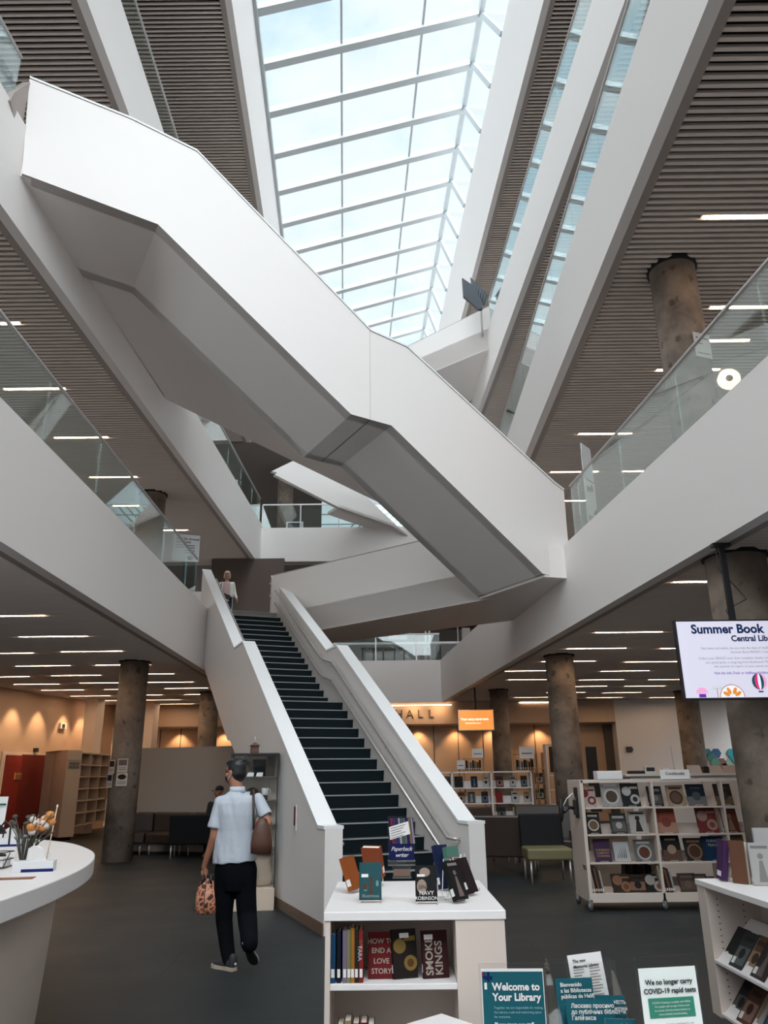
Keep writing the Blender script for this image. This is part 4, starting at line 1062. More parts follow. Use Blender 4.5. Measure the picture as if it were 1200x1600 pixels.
b = book('dark maroon paperback titled SMOKE KINGS at the right of the shelf', 'book', (ux(681, 3.62), 3.60, zs1), .108, .172, .02, (.06, .016, .018), None, lean=math.radians(9), rz=.16)
M9 = Matrix.Rotation(-math.radians(9), 4, 'X')
for i, (bd, x) in enumerate((('SMOKE', -.012), ('KINGS', .028))):
    text(bd, .043, M9 @ plane_m((x, -.0018, .012), (0, 0, 1), (-1, 0, 0)), cm_((.55, .47, .40)), b, bold=.0010)
obj('barcode_label', MB().box(-.045, -.008, -.0025, -.0015, .142, .160).xf(M9), PAPER, b)
for k, (u, c, w_, h) in enumerate(((534, (.05, .05, .04), 'dark grey', .15), (545, (.50, .36, .20), 'tan', .165), (557, (.16, .03, .04), 'maroon', .155), (569, (.35, .02, .03), 'bright red', .158), (580, (.02, .07, .09), 'dark teal', .15))):
    book('%s book spine-out on the lower shelf of the front unit' % w_, 'book', (ux(u, 3.62), 3.56, zs1 - .34), .11, h + .04, .026, c, spine=True, group='books on the lower shelf of the front unit')
# things on its top (z = 1.07)
TZ = DH
def onT(u, v): return atz(u, v, TZ)
def acrylic_sign(name, label, loc, rz, w, h, lean, page, foot=.07, cat='sign'):
    t = thing(name, label, cat, loc, rz)
    M = Matrix.Rotation(-lean, 4, 'X')
    obj('acrylic_holder', MB().box(-w / 2, w / 2, -.003, .003, 0, h).xf(M).box(-w / 2, w / 2, -.003, foot, 0, .003), ACRYL, t)
    o = obj('printed_page', MB().box(-w / 2 + .006, w / 2 - .006, .0, .001, .006, page[1]).xf(M @ Matrix.Translation((0, -.0045, 0))), page[0], t)
    return t, M
p_ = onT(628, 1372)
pw_t, M_ = acrylic_sign('sign_holder', 'acrylic sign reading Paperback writer on top of the front unit', (p_.x, p_.y, TZ + .082), 0, .150, .232, .06, (cm_((.05, .02, .10)), .222))
obj('riser_block', MB().box(-.075, .075, -.02, .06, -.02, 0).box(-.052, .052, -.02, .06, -.082, -.02), ACRYL, pw_t)
obj('small_books_print', MB().box(-.045, .045, -.024, -.021, -.07, -.035), cm_((.35, .22, .18)), pw_t)
fy = -.0065
for k in range(9):
    c = [(.30, .05, .05), (.12, .05, .2), (.03, .06, .18), (.5, .45, .45), (.05, .2, .15), (.25, .15, .22), (.02, .03, .12), (.3, .2, .1), (.4, .35, .45)][k]
    xx = -.06 + .014 * k
    obj('printed_shape', MB().add([(xx, fy, .222 - .001), (xx + .010, fy, .221), (xx + .024, fy, .09), (xx + .012, fy, .09)], [(0, 3, 2, 1)]).xf(Matrix.Rotation(0, 4, 'X')), cm_(c), pw_t)
cd = MB().add([(-.062, fy - .001, .110), (.050, fy - .001, .140), (.040, fy - .001, .205), (-.068, fy - .001, .175)], [(0, 1, 2, 3)]); obj('white_note', cd, PAPER, pw_t)
for k in range(5):
    text('Dear Sir or Madam will you read', .0075, M_ @ plane_m((-.060, fy - .009 + .0075, .170 - k * .012), (1, 0, .26), (-.26, 0, 1)) @ Matrix.Translation((0, 0, .004)), INK, pw_t, shear=.3) if False else None
    obj('note_line', MB().box(0, .085 - .012 * (k % 3), -.001, 0, 0, .0022).xf(Matrix.Translation((-.058, fy - .0015, .166 - k * .0125)) @ Matrix.Rotation(-.262, 4, 'Y')), INK, pw_t)
obj('blue_panel', MB().box(-.066, .066, fy - .002, fy - .001, .008, .088), cm_((.012, .02, .12)), pw_t)
text('Paperback', .030, FRONT(0, fy - .0035, .055), PAPER, pw_t, align='CENTER', shear=.35, spacing=.92)
text('writer', .030, FRONT(0, fy - .0035, .024), PAPER, pw_t, align='CENTER', shear=.35, spacing=.92)
# face-out teal book, left
p_ = onT(579, 1411)
tb = book('teal fantasy novel with silhouettes on a stand at the left of the unit top', 'book', (p_.x, p_.y, TZ + .008), .098, .150, .026, (.03, .12, .14), None, lean=math.radians(14), rz=.02)
ML = Matrix.Rotation(-math.radians(14), 4, 'X')
obj('cover_figure', MB().box(-.004, .01, -.0016, -.001, .02, .085).ell((.003, -.0012, .093), .006, .0005, .008).box(-.032, -.014, -.0016, -.001, .045, .07).xf(ML @ Matrix.Translation((0, -.001, 0))), cm_((.12, .07, .05)), tb)
obj('barcode_label', MB().box(-.04, -.01, -.0022, -.001, .095, .108).xf(ML), PAPER, tb)
obj('cover_glow', MB().ell((-.022, -.001, .055), .022, .0006, .04).ell((.03, -.001, .07), .015, .0006, .03).xf(ML), cm_((.25, .42, .42)), tb)
text('Illustrious', .019, ML @ FRONT(0, -.003, .014), cm_((.5, .55, .52)), tb, align='CENTER')
easel((p_.x, p_.y + .01, TZ), 'wire stand under the teal fantasy novel')
for (u, v, rz_, cov, lab, ln, dz) in ((560, 1395, 1.15, (.45, .12, .03), 'orange-backed paperback behind the teal novel', .35, 0), (588, 1385, 2.75, (.42, .10, .04), 'red and orange paperback leaning back behind the teal novel', .35, .035)):
    q_ = onT(u, v)
    book(lab, 'book', (q_.x, q_.y, TZ + .008 + dz), .1, .15, .03, cov, None, lean=ln, rz=rz_)
    if dz: easel((q_.x, q_.y + .03, TZ), 'wire stand at the left rear of the unit top', w=.07)
# NAVY ROBINSON style dark book
p_ = onT(667, 1413)
nb = book('dark thriller with pale face and NAVY ROBINSON lettering on the unit top', 'book', (p_.x, p_.y, TZ + .008), .094, .142, .024, (.018, .014, .014), None, lean=math.radians(10), rz=-.03)
MN = Matrix.Rotation(-math.radians(10), 4, 'X')
obj('cover_art', MB().ell((-.02, -.0008, .062), .022, .0006, .028).ell((-.006, -.0008, .118), .024, .0006, .018).xf(MN), cm_((.50, .38, .30)), nb)
text('SIN', .022, MN @ FRONT(-.018, -.0025, .052), cm_((.05, .04, .04)), nb, align='CENTER')
text('NAVY', .024, MN @ FRONT(0, -.0025, .028), PAPER, nb, align='CENTER'); text('ROBINSON', .020, MN @ FRONT(0, -.0025, .009), PAPER, nb, align='CENTER')
obj('barcode_label', MB().box(-.04, -.006, -.0022, -.001, .100, .110).xf(MN), PAPER, nb)
easel((p_.x, p_.y + .01, TZ), 'wire stand under the dark thriller')
# right cluster of books on wire stands
for i, (u, v, h, cov, rz_, ln, lab, dz, kind) in enumerate((
        (724, 1412, .165, (.015, .012, .014), .75, .42, 'black paperback leaning outward, front right of the unit top', 0, 'figure'),
        (742, 1400, .155, (.035, .02, .025), .95, .40, 'brown-black paperback at the far right of the unit top', 0, None),
        (700, 1392, .195, (.02, .03, .10), .6, .25, 'navy paperback standing up behind the right cluster', 0, None),
        (716, 1394, .19, (.12, .28, .22), .55, .22, 'green paperback with pale lettering in the right cluster', 0, 'text'))):
    q_ = onT(u, v)
    b = book(lab, 'book', (q_.x, q_.y, TZ + .006 + dz), .075, h, .026, cov, kind, (.25, .18, .16), (.35, .3, .3), rz=rz_, lean=ln)
for i, (u, v, rz_, lab) in enumerate(((694, 1404, -.6, 'tall white wire stand left in the right cluster'), (712, 1400, -.4, 'middle white wire stand of the right cluster'), (735, 1392, .9, 'white wire stand at the right rear of the unit top'))):
    q_ = onT(u, v); easel((q_.x, q_.y, TZ), lab, rz=rz_, w=.055, h=.16)
tag(obj('leaflet', MB().box(-.12, .12, -.03, .03, 0, .002), mat('pale_paper', (.78, .72, .68), .6), loc=(onT(629, 1400).x, onT(629, 1400).y, TZ)), 'pale leaflet lying under the acrylic sign', 'leaflet')

# ================================================================== NEAR TABLE with signs and brochures
tzN = .72
nt_ = thing('reading_table', 'white table corner at the bottom edge of the picture', 'table', (.35, 2.3, 0))
cpt = atz(690, 1583, tzN); lft = atz(632, 1600, tzN); rgt = atz(741, 1600, tzN)
dl = (lft - cpt).normalized(); dr = (rgt - cpt).normalized()
obj('table_top', MB().prism([cpt, cpt + dl * .9, cpt + dl * .9 + dr * .9, cpt + dr * .9], tzN - .03, tzN), LAMT, nt_, world=True, bevel=.003)
cN = cpt + dl * .45 + dr * .45
obj('pedestal', MB().lathe([(.25, 0), (.25, .02), (.04, .03), (.04, tzN - .03)], c=(cN.x, cN.y, 0), n=24), STEEL, nt_, world=True)
tzS = .70
st = thing('sign_table', 'low white table under the welcome sign and brochure rack', 'table', (.85, 2.3, 0))
obj('table_top', MB().box(.36, 1.5, 1.9, 2.84, tzS - .03, tzS), LAMT, st, world=True, bevel=.003)
for x in (.62, 1.42):
    for y in (1.96, 2.78): obj('leg', MB().box(x - .02, x + .02, y - .02, y + .02, 0, tzS - .03), STEEL, st, world=True)
YS = 2.74
def px(u, Y=YS): return aty(u, 1560, Y).x
hS = aty(800, 1505, YS).z - tzS
ws, M_ = acrylic_sign('sign_holder', 'acrylic sign with teal page reading Welcome to Your Library', (px(802), YS, tzS), -.03, .205, hS, .0, (PAPER, hS - .014))
obj('teal_page', MB().box(-.094, .094, -.0055, -.005, .01, hS - .022), TEAL, ws)
z0 = hS
text('Welcome to', .0285, FRONT(-.064, -.0075, z0 - .072), PAPER, ws, bold=.0009); text('Your Library', .0285, FRONT(-.064, -.0075, z0 - .100), PAPER, ws, bold=.0009)
for k, b in enumerate(('Together we are responsible for making', 'the Library a safe and welcoming space', 'for everyone.')): text(b, .0092, FRONT(-.062, -.0075, z0 - .122 - k * .012), mat('pale_teal_ink', (.25, .45, .48), .6), ws)
for k, b in enumerate(('Please treat our staff,', 'and each other,', 'with respect and kindness.')): text(b, .0142, FRONT(-.062 + .004 * (k == 2), -.0075, z0 - .168 - k * .017), PAPER, ws, bold=.0004)
obj('corner_logo', MB().box(-.094, -.086, -.0065, -.0055, z0 - .04, z0 - .024).box(-.078, -.070, -.0065, -.0055, z0 - .05, z0 - .022).box(-.086, -.062, -.0066, -.0056, z0 - .044, z0 - .034), cm_((.01, .03, .14)), ws)
obj('corner_logo', MB().box(-.094, -.089, -.0067, -.0055, z0 - .034, z0 - .024), cm_((.5, .03, .1)), ws); obj('corner_logo', MB().box(-.088, -.080, -.0067, -.0055, z0 - .07, z0 - .052), PAPER, ws)
# covid sign
hC = aty(1030, 1495, YS - .12).z - tzS
cs, M_ = acrylic_sign('sign_holder', 'acrylic sign reading We no longer carry COVID-19 rapid tests', (px(1050, YS - .12), YS - .12, tzS), .16, .195, hC, .05, (mat('pale_green_page', (.70, .75, .72), .6), hC - .03))
TM = M_
def cl(body, s, x, z, m=INK, **k): text(body, s, TM @ FRONT(x, -.0075, z), m, cs, **k)
cl('We no longer carry', .0185, 0, hC - .073, align='CENTER', bold=.0006); cl('COVID-19 rapid tests', .0185, 0, hC - .096, align='CENTER', bold=.0006)
obj('green_box', MB().box(-.072, .072, -.0065, -.0055, hC - .158, hC - .108).xf(TM), mat('green_print', (.02, .20, .13), .5), cs)
for k, b in enumerate(('COVID-19 testing is available with NSHA.', 'For people with no sign of illness and', 'no contact, find the closest location or', 'www.nshealth.ca/covid-testing')): cl(b, .0072, 0, hC - .122 - k * .0098, PAPER, align='CENTER')
for k, b in enumerate(('To book an appointment for a test', 'please use the online tool or call', 'the public health line for help', 'and information about results.')): cl(b, .0062, -.025, hC - .176 - k * .0095, GRYT if False else INK)
# brochure rack
br_ = thing('brochure_rack', 'clear tiered brochure rack beside the welcome sign', 'rack', (px(925, YS - .05), YS - .05, tzS), .10)
RW = .215
for k in range(4):
    zb2 = .02 + .055 * k; yb = -.10 + .055 * k; hh = .14 if k < 3 else .20
    obj('pocket', MB().box(-RW / 2, RW / 2, yb, yb + .003, zb2, zb2 + hh * .75).box(-RW / 2, RW / 2, yb, yb + .05, zb2, zb2 + .003), ACRYL, br_)
obj('side', MB().ext([(-RW / 2, -.10, 0), (-RW / 2, .11, 0), (-RW / 2, .11, .34), (-RW / 2, .09, .34), (-RW / 2, -.10, .12)], (.003, 0, 0)), ACRYL, br_)
obj('side', MB().ext([(RW / 2, -.10, 0), (RW / 2, .11, 0), (RW / 2, .11, .30), (RW / 2, .09, .30), (RW / 2, -.10, .12)], (.003, 0, 0)), ACRYL, br_)
obj('back', MB().box(-RW / 2, RW / 2, .108, .111, 0, .335), ACRYL, br_)
BR = Vector((px(925, YS - .05), YS - .05, tzS)); RM = Matrix.Translation(BR) @ Matrix.Rotation(.10, 4, 'Z')
def leaflet(label, x, y, z, w, h, base, head=None, lines=None, rot=0.0, tl=None, dx=0):
    M2 = Matrix.Translation((x, y, z)) @ Matrix.Rotation(rot, 4, 'Y') @ Matrix.Rotation(-.12, 4, 'X')
    o = obj('brochure', MB().box(-w / 2, w / 2, 0, .0015, 0, h), base, loc=(0, 0, 0)); o.matrix_world = RM @ M2
    o.location = (RM @ M2).to_translation(); o.rotation_euler = (RM @ M2).to_euler()
    tag(o, label, 'brochure', 'brochures in the clear rack')
    if head: obj('header_band', MB().box(-w / 2, w / 2, -.0008, 0, h - head, h), TEAL, o)
    if tl:
        for i, (b, s) in enumerate(tl): text(b, s, FRONT(-w / 2 + .014, -.0018, h - .022 - i * .0155), PAPER if (head or base == TEAL) else INK, o, bold=.0003)
    if lines:
        for c0 in (0, 1):
            lb_ = MB()
            for k in range(lines): lb_.box(-w / 2 + .012 + c0 * (w / 2 - .004), -w / 2 + .012 + c0 * (w / 2 - .004) + (w / 2 - .022) * (1 - .25 * ((k * 7) % 3 == 0)), -.0016, -.0006, h - (head or 0) - .035 - k * .008, h - (head or 0) - .0325 - k * .008)
            obj('text_column', lb_, mat('grey_ink', (.35, .30, .28), .7), o)
leaflet('pale pink leaflet in the back pocket of the clear rack', .035, .07, .14, .112, .215, PAPER, lines=12, rot=-.08, tl=[('The new', .012), ('Memorial Library', .012)])
leaflet('teal Spanish brochure headed Bienvenido in the rack', -.035, .035, .10, .118, .195, TEAL, tl=[('Bienvenido', .0155), ('a las Bibliotecas', .0155), ('públicas de Halifax', .0155)])
leaflet('teal Ukrainian brochure on the left of the rack', -.012, -.02, .055, .150, .195, TEAL, tl=[('Ласкаво просимо', .0155), ('до публічних бібліотек', .0155), ('Галіфакса', .0155)], rot=.03)
leaflet('teal Cyrillic brochure behind on the right of the rack', .052, -.005, .06, .095, .195, TEAL, tl=[('ПОТУЖНІСТЬ', .012), ('до библиотеки', .012)], rot=.05)
leaflet('teal and white Arabic brochure on the right of the rack', .060, -.055, .02, .096, .185, PAPER, head=.048, lines=9, tl=[('به کتابخانه ها', .014), ('خوش آمدید', .014)], rot=.06)
leaflet('front white text brochure with two columns in the rack', -.022, -.075, -.0 + .004, .135, .19, PAPER, lines=14, tl=[], rot=.03)
obj('header_line', MB().box(-.11, .0, -.002, -.001, .17, .175), INK) if False else None

# ================================================================== RIGHT DISPLAY UNIT
zR = .95
cA = atz(1087, 1373, zR); cB = atz(1200, 1409, zR)
fd_ = (cB - cA).normalized(); rzR = math.atan2(fd_.y, fd_.x)
WR_ = 1.45; DR_ = .9
cen = cA + fd_ * (WR_ / 2)
ru = display_unit('display_unit', 'white display unit cut off by the right edge with tilted shelves of books', (cen.x, cen.y, 0), rzR, WR_, DR_, zR, .21, (), 'X', plinth=True)
# replace the generic back by tilted shelves
xL = -WR_ / 2 + WR_ * .275 - .20
for ch in list(bpy.data.objects):
    if ch.parent == ru and ch.name.startswith('solid_panel'):
        ch.data = MB().box(-WR_ / 2 + .022, -WR_ / 2 + .13, 0, DR_, .21, zR - .034).mesh('solid_panel', LAM)
xi = -WR_ / 2 + .13
pegs = MB()
for k in range(18): pegs.box(xi - .0, xi + .002, .06, .068, .27 + k * .034, .276 + k * .034); pegs.box(xi, xi + .002, .22, .228, .27 + k * .034, .276 + k * .034)
obj('peg_holes', pegs, INK, ru)
for k, z in enumerate((.62, .34)):
    obj('tilted_shelf', MB().ext([(xi, .02, z - .10), (xi, .05, z - .10), (xi, .28, z + .10), (xi, .26, z + .12)], (WR_ - .18, 0, 0)), LAMT, ru)
    obj('shelf_lip', MB().box(xi, WR_ / 2 - .03, .0, .04, z - .115, z - .10), LAMT, ru)
MR = Matrix.Translation((cen.x, cen.y, 0)) @ Matrix.Rotation(rzR, 4, 'Z')
rl = [[((.03, .03, .03), 'black spiral', None), ((.05, .06, .06), 'grey-green travel', 'photo'), ((.20, .11, .07), 'brown window-scene', 'photo'), ((.07, .05, .05), 'dark silhouette', 'figure'), ((.38, .20, .12), 'peach round-bowl', 'bowl'), ((.1, .1, .12), 'slate', 'photo')],
      [((.05, .045, .045), 'black glossy', 'photo'), ((.14, .07, .05), 'umber', 'photo'), ((.42, .30, .20), 'beige portrait', 'figure'), ((.01, .07, .12), 'blue', 'photo'), ((.02, .1, .14), 'teal-blue', 'figure'), ((.2, .1, .1), 'plum', 'photo')]]
for k, z in enumerate((.62, .34)):
    for i, (c, wd, kd) in enumerate(rl[k]):
        xx = xi + .09 + i * .135
        M3 = MR @ Matrix.Translation((xx, .035 - .012 * (i % 2) + .0, z - .098 + .001 * i)) @ Matrix.Rotation(-math.radians(38), 4, 'X')
        mb, ms = book_mesh(.165, .225, .022, c, kd, tuple(min(.6, q * 2.5 + .05) for q in c), tuple(min(.6, q * .5) for q in c))
        o = obj('book', mb, ms); o.location = M3.to_translation(); o.rotation_euler = M3.to_euler()
        tag(o, '%s book on the %s tilted shelf of the right-hand unit' % (wd, ['upper', 'lower'][k]), 'book', group='books on the tilted shelves')
        obj('barcode_label', MB().box(-.07, -.035, -.0016, -.0008, .02, .06), PAPER, o)
# on top of right unit
def onR(u, v): return atz(u, v, zR)
q_ = onR(1133, 1378)
book('tan-edged hardback with purple spine standing on the right-hand unit', 'book', (q_.x, q_.y, zR + .006), .035, .235, .14, (.10, .04, .14), None, rz=-.1, lean=-.0).rotation_euler = (0, math.radians(10), -.15)
easel((q_.x + .13, q_.y + .02, zR), 'white wire stand behind the purple hardback', rz=1.3, w=.06, h=.17)
q_ = onR(1172, 1384)
book('copper-spined white novel face-out at the right edge', 'book', (q_.x + .08, q_.y - .02, zR), .12, .235, .03, (.62, .60, .58), 'figure', (.35, .33, .32), (.3, .3, .3), rz=-.25, lean=.08)
book('tall white book behind at the right edge of the picture', 'book', (q_.x + .20, q_.y + .12, zR), .15, .31, .02, (.66, .64, .62), None, rz=-.2, lean=.06)
book('brown-spined book beside the white novel', 'book', (q_.x - .02, q_.y + .08, zR), .1, .24, .04, (.22, .10, .06), None, rz=-.9, lean=.04)

# ================================================================== INFO DESK (left foreground)
def catmull(pts, n=6):
    out = []; m = len(pts)
    for i in range(m):
        p0, p1, p2, p3 = [Vector((*pts[(i + k - 1) % m], 0)) for k in range(4)]
        for j in range(n):
            t = j / n
            out.append(.5 * ((2 * p1) + (p2 - p0) * t + (2 * p0 - 5 * p1 + 4 * p2 - p3) * t * t + (-p0 + 3 * p1 - 3 * p2 + p3) * t ** 3))
    return out
dz = 1.10
rim = catmull([(-1.78, 1.2), (-1.72, 2.6), (-1.70, 3.9), (-1.80, 4.95), (-2.03, 5.8), (-2.35, 6.45), (-2.70, 6.95), (-3.15, 7.35), (-3.7, 7.6), (-4.3, 7.5), (-4.8, 6.9), (-5.0, 5.8), (-5.0, 4.0), (-5.0, 2.0), (-4.0, 1.0), (-2.6, .9)])
dk = thing('info_desk', 'large rounded white information desk at the lower left', 'desk', (-3.3, 4.5, 0))
obj('desk_top', MB().prism(rim, dz - .10, dz), LAMT, dk, world=True, bevel=.006)
cen_ = Vector((-3.35, 4.4, 0))
def ins(p, k): d = (cen_ - p); return p + d.normalized() * k
tb_ = [ins(p, .24) for p in rim]; bb_ = [ins(p, .30) for p in rim]
mid_ = [a.lerp(b, .45) for a, b in zip(tb_, bb_)]
rings = [[p + Vector((0, 0, dz - .10)) for p in tb_], [p + Vector((0, 0, .55)) for p in mid_], [p + Vector((0, 0, .12)) for p in bb_], [ins(p, .05) + Vector((0, 0, .0)) for p in bb_]]
obj('desk_body', MB().loft(rings, 0, True), mat('desk_taupe', (.74, .64, .56), .5), dk, world=True)
def onD(u, v): return atz(u, v, dz)
# tissue boxes
def tissue(u, v, rz, lab, col, s=1.0):
    q = onD(u, v); t = thing('tissue_box', lab, 'tissue box', (q.x, q.y, dz), rz)
    obj('box', MB().box(-.11 * s, .11 * s, -.055, .055, 0, .055), mat('tissue_print', (.62, .62, .63), .6), t, bevel=.003)
    obj('blue_stripe', MB().box(-.06 * s, .112 * s, -.057, -.055, .0, .016), cm_((.02, .03, .18)), t)
    ts = MB().add([(-.05, 0, .054), (-.02, -.02, .054), (.06, 0, .054), (.0, .02, .054), (-.045, .0, .12), (-.01, -.03, .14), (.04, -.01, .115), (.0, .03, .135)], [(0, 1, 5, 4), (1, 2, 6, 5), (2, 3, 7, 6), (3, 0, 4, 7), (4, 5, 6, 7)])
    obj('tissue', ts, PAPER, t)
tissue(53, 1361, .22, 'patterned tissue box with a blue edge near the rim of the desk', None)
tissue(14, 1322, .2, 'second tissue box further back on the desk', None, .9)
q = onD(36, 1357)
vs = thing('flower_vase', 'glass vase of dried white and orange flowers on the desk', 'vase', (q.x - .05, q.y + .1, dz))
obj('glass', MB().lathe([(.035, 0), (.05, .05), (.045, .16), (.035, .20)], n=20), ACRYL, vs)
stm = MB(); fl = MB(); random.seed(3)
for k in range(34):
    a = random.uniform(0, 6.28); r = random.uniform(.02, .16); h = random.uniform(.16, .30)
    e_ = Vector((r * math.cos(a) + .03, r * math.sin(a) * .6, h)); stm.tube([(.01 * math.cos(a), .01 * math.sin(a), .01), e_ * .55 + Vector((0, 0, .04)), e_], .0035, 5)
    if k % 3 == 0: stm.ell(e_, .020, .010, .012, n=6)
for k in range(24):
    a = random.uniform(0, 6.28); r = random.uniform(0, .10)
    fl.ell((.09 + r * math.cos(a), r * math.sin(a) * .6, .21 + random.uniform(-.02, .06)), .026, .022, .02, n=8, m=0 if k < 10 else 1)
fl.ell((.13, 0, .29), .03, .026, .024, n=8, m=1); fl.ell((.115, .01, .27), .03, .026, .02, n=8, m=1)
obj('stems', stm, mat('dried_stem', (.07, .065, .05), .7), vs); obj('flowers', fl, [mat('white_petal', (.6, .5, .45), .7), mat('orange_petal', (.55, .22, .05), .7)], vs)
q = onD(72, 1346)
cup_ = thing('diffuser_jar', 'small clear jar holding one tall wooden stick on the desk', 'jar', (q.x, q.y, dz))
obj('jar', MB().lathe([(.022, 0), (.022, .045), (.018, .05)], n=14), ACRYL, cup_); obj('stick', MB().tube([(0, 0, .004), (.03, 0, .33)], .004, 6), mat('pale_stick', (.66, .52, .38), .6), cup_)
obj('stick_tip', MB().ell((.03, 0, .33), .007, .007, .012, n=8), PAPER, cup_)
q = onD(22, 1373)
fl_ = obj('postcard', MB().box(-.1, .1, -.05, .05, 0, .002), cm_((.4, .15, .07)), loc=(q.x, q.y, dz)); fl_.rotation_euler.z = .2; tag(fl_, 'orange postcard lying flat near the desk edge', 'card')
obj('printed_star', MB().add([(-.09, 0, .0026), (-.02, -.015, .0026), (.09, .01, .0026), (.0, .02, .0026)], [(0, 1, 2, 3)]), cm_((.6, .45, .3)), fl_)
q = onD(3, 1340)
lm = thing('desk_lamp', 'black desk lamp with curved arm at the left picture edge', 'lamp', (q.x - .05, q.y, dz))
obj('base', MB().lathe([(.07, 0), (.07, .02), (.02, .03)], n=18), BLACK, lm); obj('arm', MB().tube([(0, 0, .02), (-.01, 0, .16), (.04, 0, .23), (.08, 0, .20), (.085, 0, .08)], .007, 8), BLACK, lm)
obj('shade', MB().lathe([(.02, .21), (.05, .19), (.075, .15)], c=(-.02, 0, 0), n=18), BLACK, lm)
q = onD(5, 1356)
st_ = thing('wire_basket', 'black wire basket with papers at the left edge of the desk', 'basket', (q.x - .06, q.y - .03, dz))
wr = MB()
for z in (.01, .05, .09):
    wr.tube([(-.1, -.06, z), (.1, -.06, z), (.1, .06, z), (-.1, .06, z), (-.1, -.06, z)], .003, 5)
for x in (-.1, -.03, .03, .1): wr.tube([(x, -.06, .01), (x + .03, -.06, .09)], .003, 5)
obj('wire', wr, BLACK, st_); obj('papers', MB().box(-.09, .09, -.05, .05, .01, .06), PAPER, st_)
sg_ = aty(3, 1268, 7.0)
ps = thing('notice_stand', 'white notice with a green header at the left picture edge', 'sign', (sg_.x - .12, 7.0, dz))
obj('sheet', MB().box(-.15, .15, 0, .004, .02, .36).xf(Matrix.Rotation(-.05, 4, 'X')), PAPER, ps); obj('green_header', MB().box(-.15, .15, -.006, -.004, .29, .305), cm_((.02, .2, .12)), ps); obj('foot', MB().box(-.15, .15, 0, .08, 0, .02), PAPER, ps)

# ================================================================== LEFT SIDE: red doors, pickup shelves, partition, sofa
wp, wq = (pA.x, pA.y), (pB.x, pB.y)
def onW(u, v): return atv(u, v, wp, wq)
nvi = -nv * 1.0   # into the room
def wall_box(name, u0, u1, v0, v1, th, m, parent=None, vb=None):
    a, b = onW(u0, v0), onW(u1, v0); zt_ = (a.z + b.z) / 2; zb_ = 0 if v1 is None else onW((u0 + u1) / 2, v1).z
    a.z = b.z = zb_
    return obj(name, MB().ext([a, b, b + nvi * th, a + nvi * th], (0, 0, zt_ - zb_)), m, parent, world=True)
dd = thing('door_2', None, None, (onW(45, 1250).x, onW(45, 1250).y, 0)); dd['kind'] = 'structure'
wall_box('door_surround', 3, 96, 1176, None, .03, mat('cream_paint', (.74, .62, .52), .6), dd)
wall_box('red_side', 8, 33, 1180, None, .05, mat('bright_red_paint', (.26, .025, .018), .45), dd)
wall_box('red_door', 33, 94, 1180, None, .045, REDW, dd)
for u0, u1, v0, v1, lab in ((20, 31, 1207, 1218, 'orange restroom sign on the bright red panel'), (73, 77, 1210, 1220, 'narrow orange sign at the right of the red door')):
    o = wall_box('restroom_sign', u0, u1, v0, v1, .06, mat('orange_sign', (.65, .28, .08), .5)); tag(o, lab, 'sign')
    a = onW(u0, v0); b = onW(u1, v1); c = (a + b) / 2 + nvi * .063
    if u0 == 20:
        pb_ = MB(); 
        for k in (-1, 0, 1): pb_.box(-.02 + k * .09, .02 + k * .09, -.004, 0, -.10, .04).ell((k * .09, -.002, .08), .022, .003, .022, n=8)
        pb_.box(-.075 - .09 + .03, .0, -.004, 0, -.13, -.12)
        pic = obj('pictogram', pb_.xf(Matrix.Translation(c - chain_matrix(o).to_translation()) @ Matrix.Rotation(math.atan2(dirw.y, dirw.x), 4, 'Z')), INK, o)
for u0, u1, v0, v1, lab, m_ in ((52, 57, 1169, 1175, 'small dark exit sensor above the red doors', DARKM), (92, 101, 1130, 1139, 'small white wall speaker with a dark centre on the tan wall', PAPER)):
    o = wall_box('wall_device', u0, u1, v0, v1, .08, m_); tag(o, lab, 'device')
    if m_ is PAPER: wall_box('dark_centre', 94, 97.5, 1131.5, 1137, .1, INK, o)
for i, u in enumerate((20, 60, 100, 128)):
    c = onW(u, 1112); s_ = Vector((c.x, c.y, 3.92)) + nvi * .55
    ww = wash(s_.x, s_.y, s_.z, c.x, c.y, 2.6, 60, 62, (1, .66, .38))
# pickup shelf: big flat panel with shelves on its right
fl0 = atz(68, 1309, 0); fm_ = atz(90, 1314, 0); fl1 = atz(114, 1312, 0)
dW = (fl1 - fm_).normalized(); Lw = (fl1 - fm_).length
zt_ = atv(112, 1172, (fm_.x, fm_.y), (fl1.x, fl1.y)).z
hp = thing('pickup_shelf', 'beige holds pickup shelving with a big end panel beside the red doors', 'shelving', fl0)
nH = Vector((-dW.y, dW.x, 0))
obj('end_panel', MB().prism([fl0, fm_, fl1, fl1 + nH * .4, fl0 + nH * .4], .08, zt_), mat('beige_panel', (.50, .41, .34), .55), hp, world=True, bevel=.004)
obj('plinth', MB().prism([fl0, fl1 - dW * .1, fl1 + nH * .3, fl0 + nH * .3], 0, .08), DARKM, hp, world=True)
a, b = atv(112, 1187, wp, wq), 0
sP0 = atv(107, 1187, (fm_.x, fm_.y), (fl1.x, fl1.y)); sP1 = atv(124, 1202, (fm_.x, fm_.y), (fl1.x, fl1.y))
holds = obj('pickup_sign', MB().ext([sP0 - nH * .012, Vector((sP1.x, sP1.y, sP0.z)) - nH * .012, sP1 - nH * .012, Vector((sP0.x, sP0.y, sP1.z)) - nH * .012], nH * .01), mat('grey_sign', (.32, .30, .27), .5), loc=tuple(sP0), world=True); tag(holds, 'grey sign reading HOLDS PICKUP on the beige end panel', 'sign')
hw_ = (Vector((sP1.x, sP1.y, 0)) - Vector((sP0.x, sP0.y, 0))).length
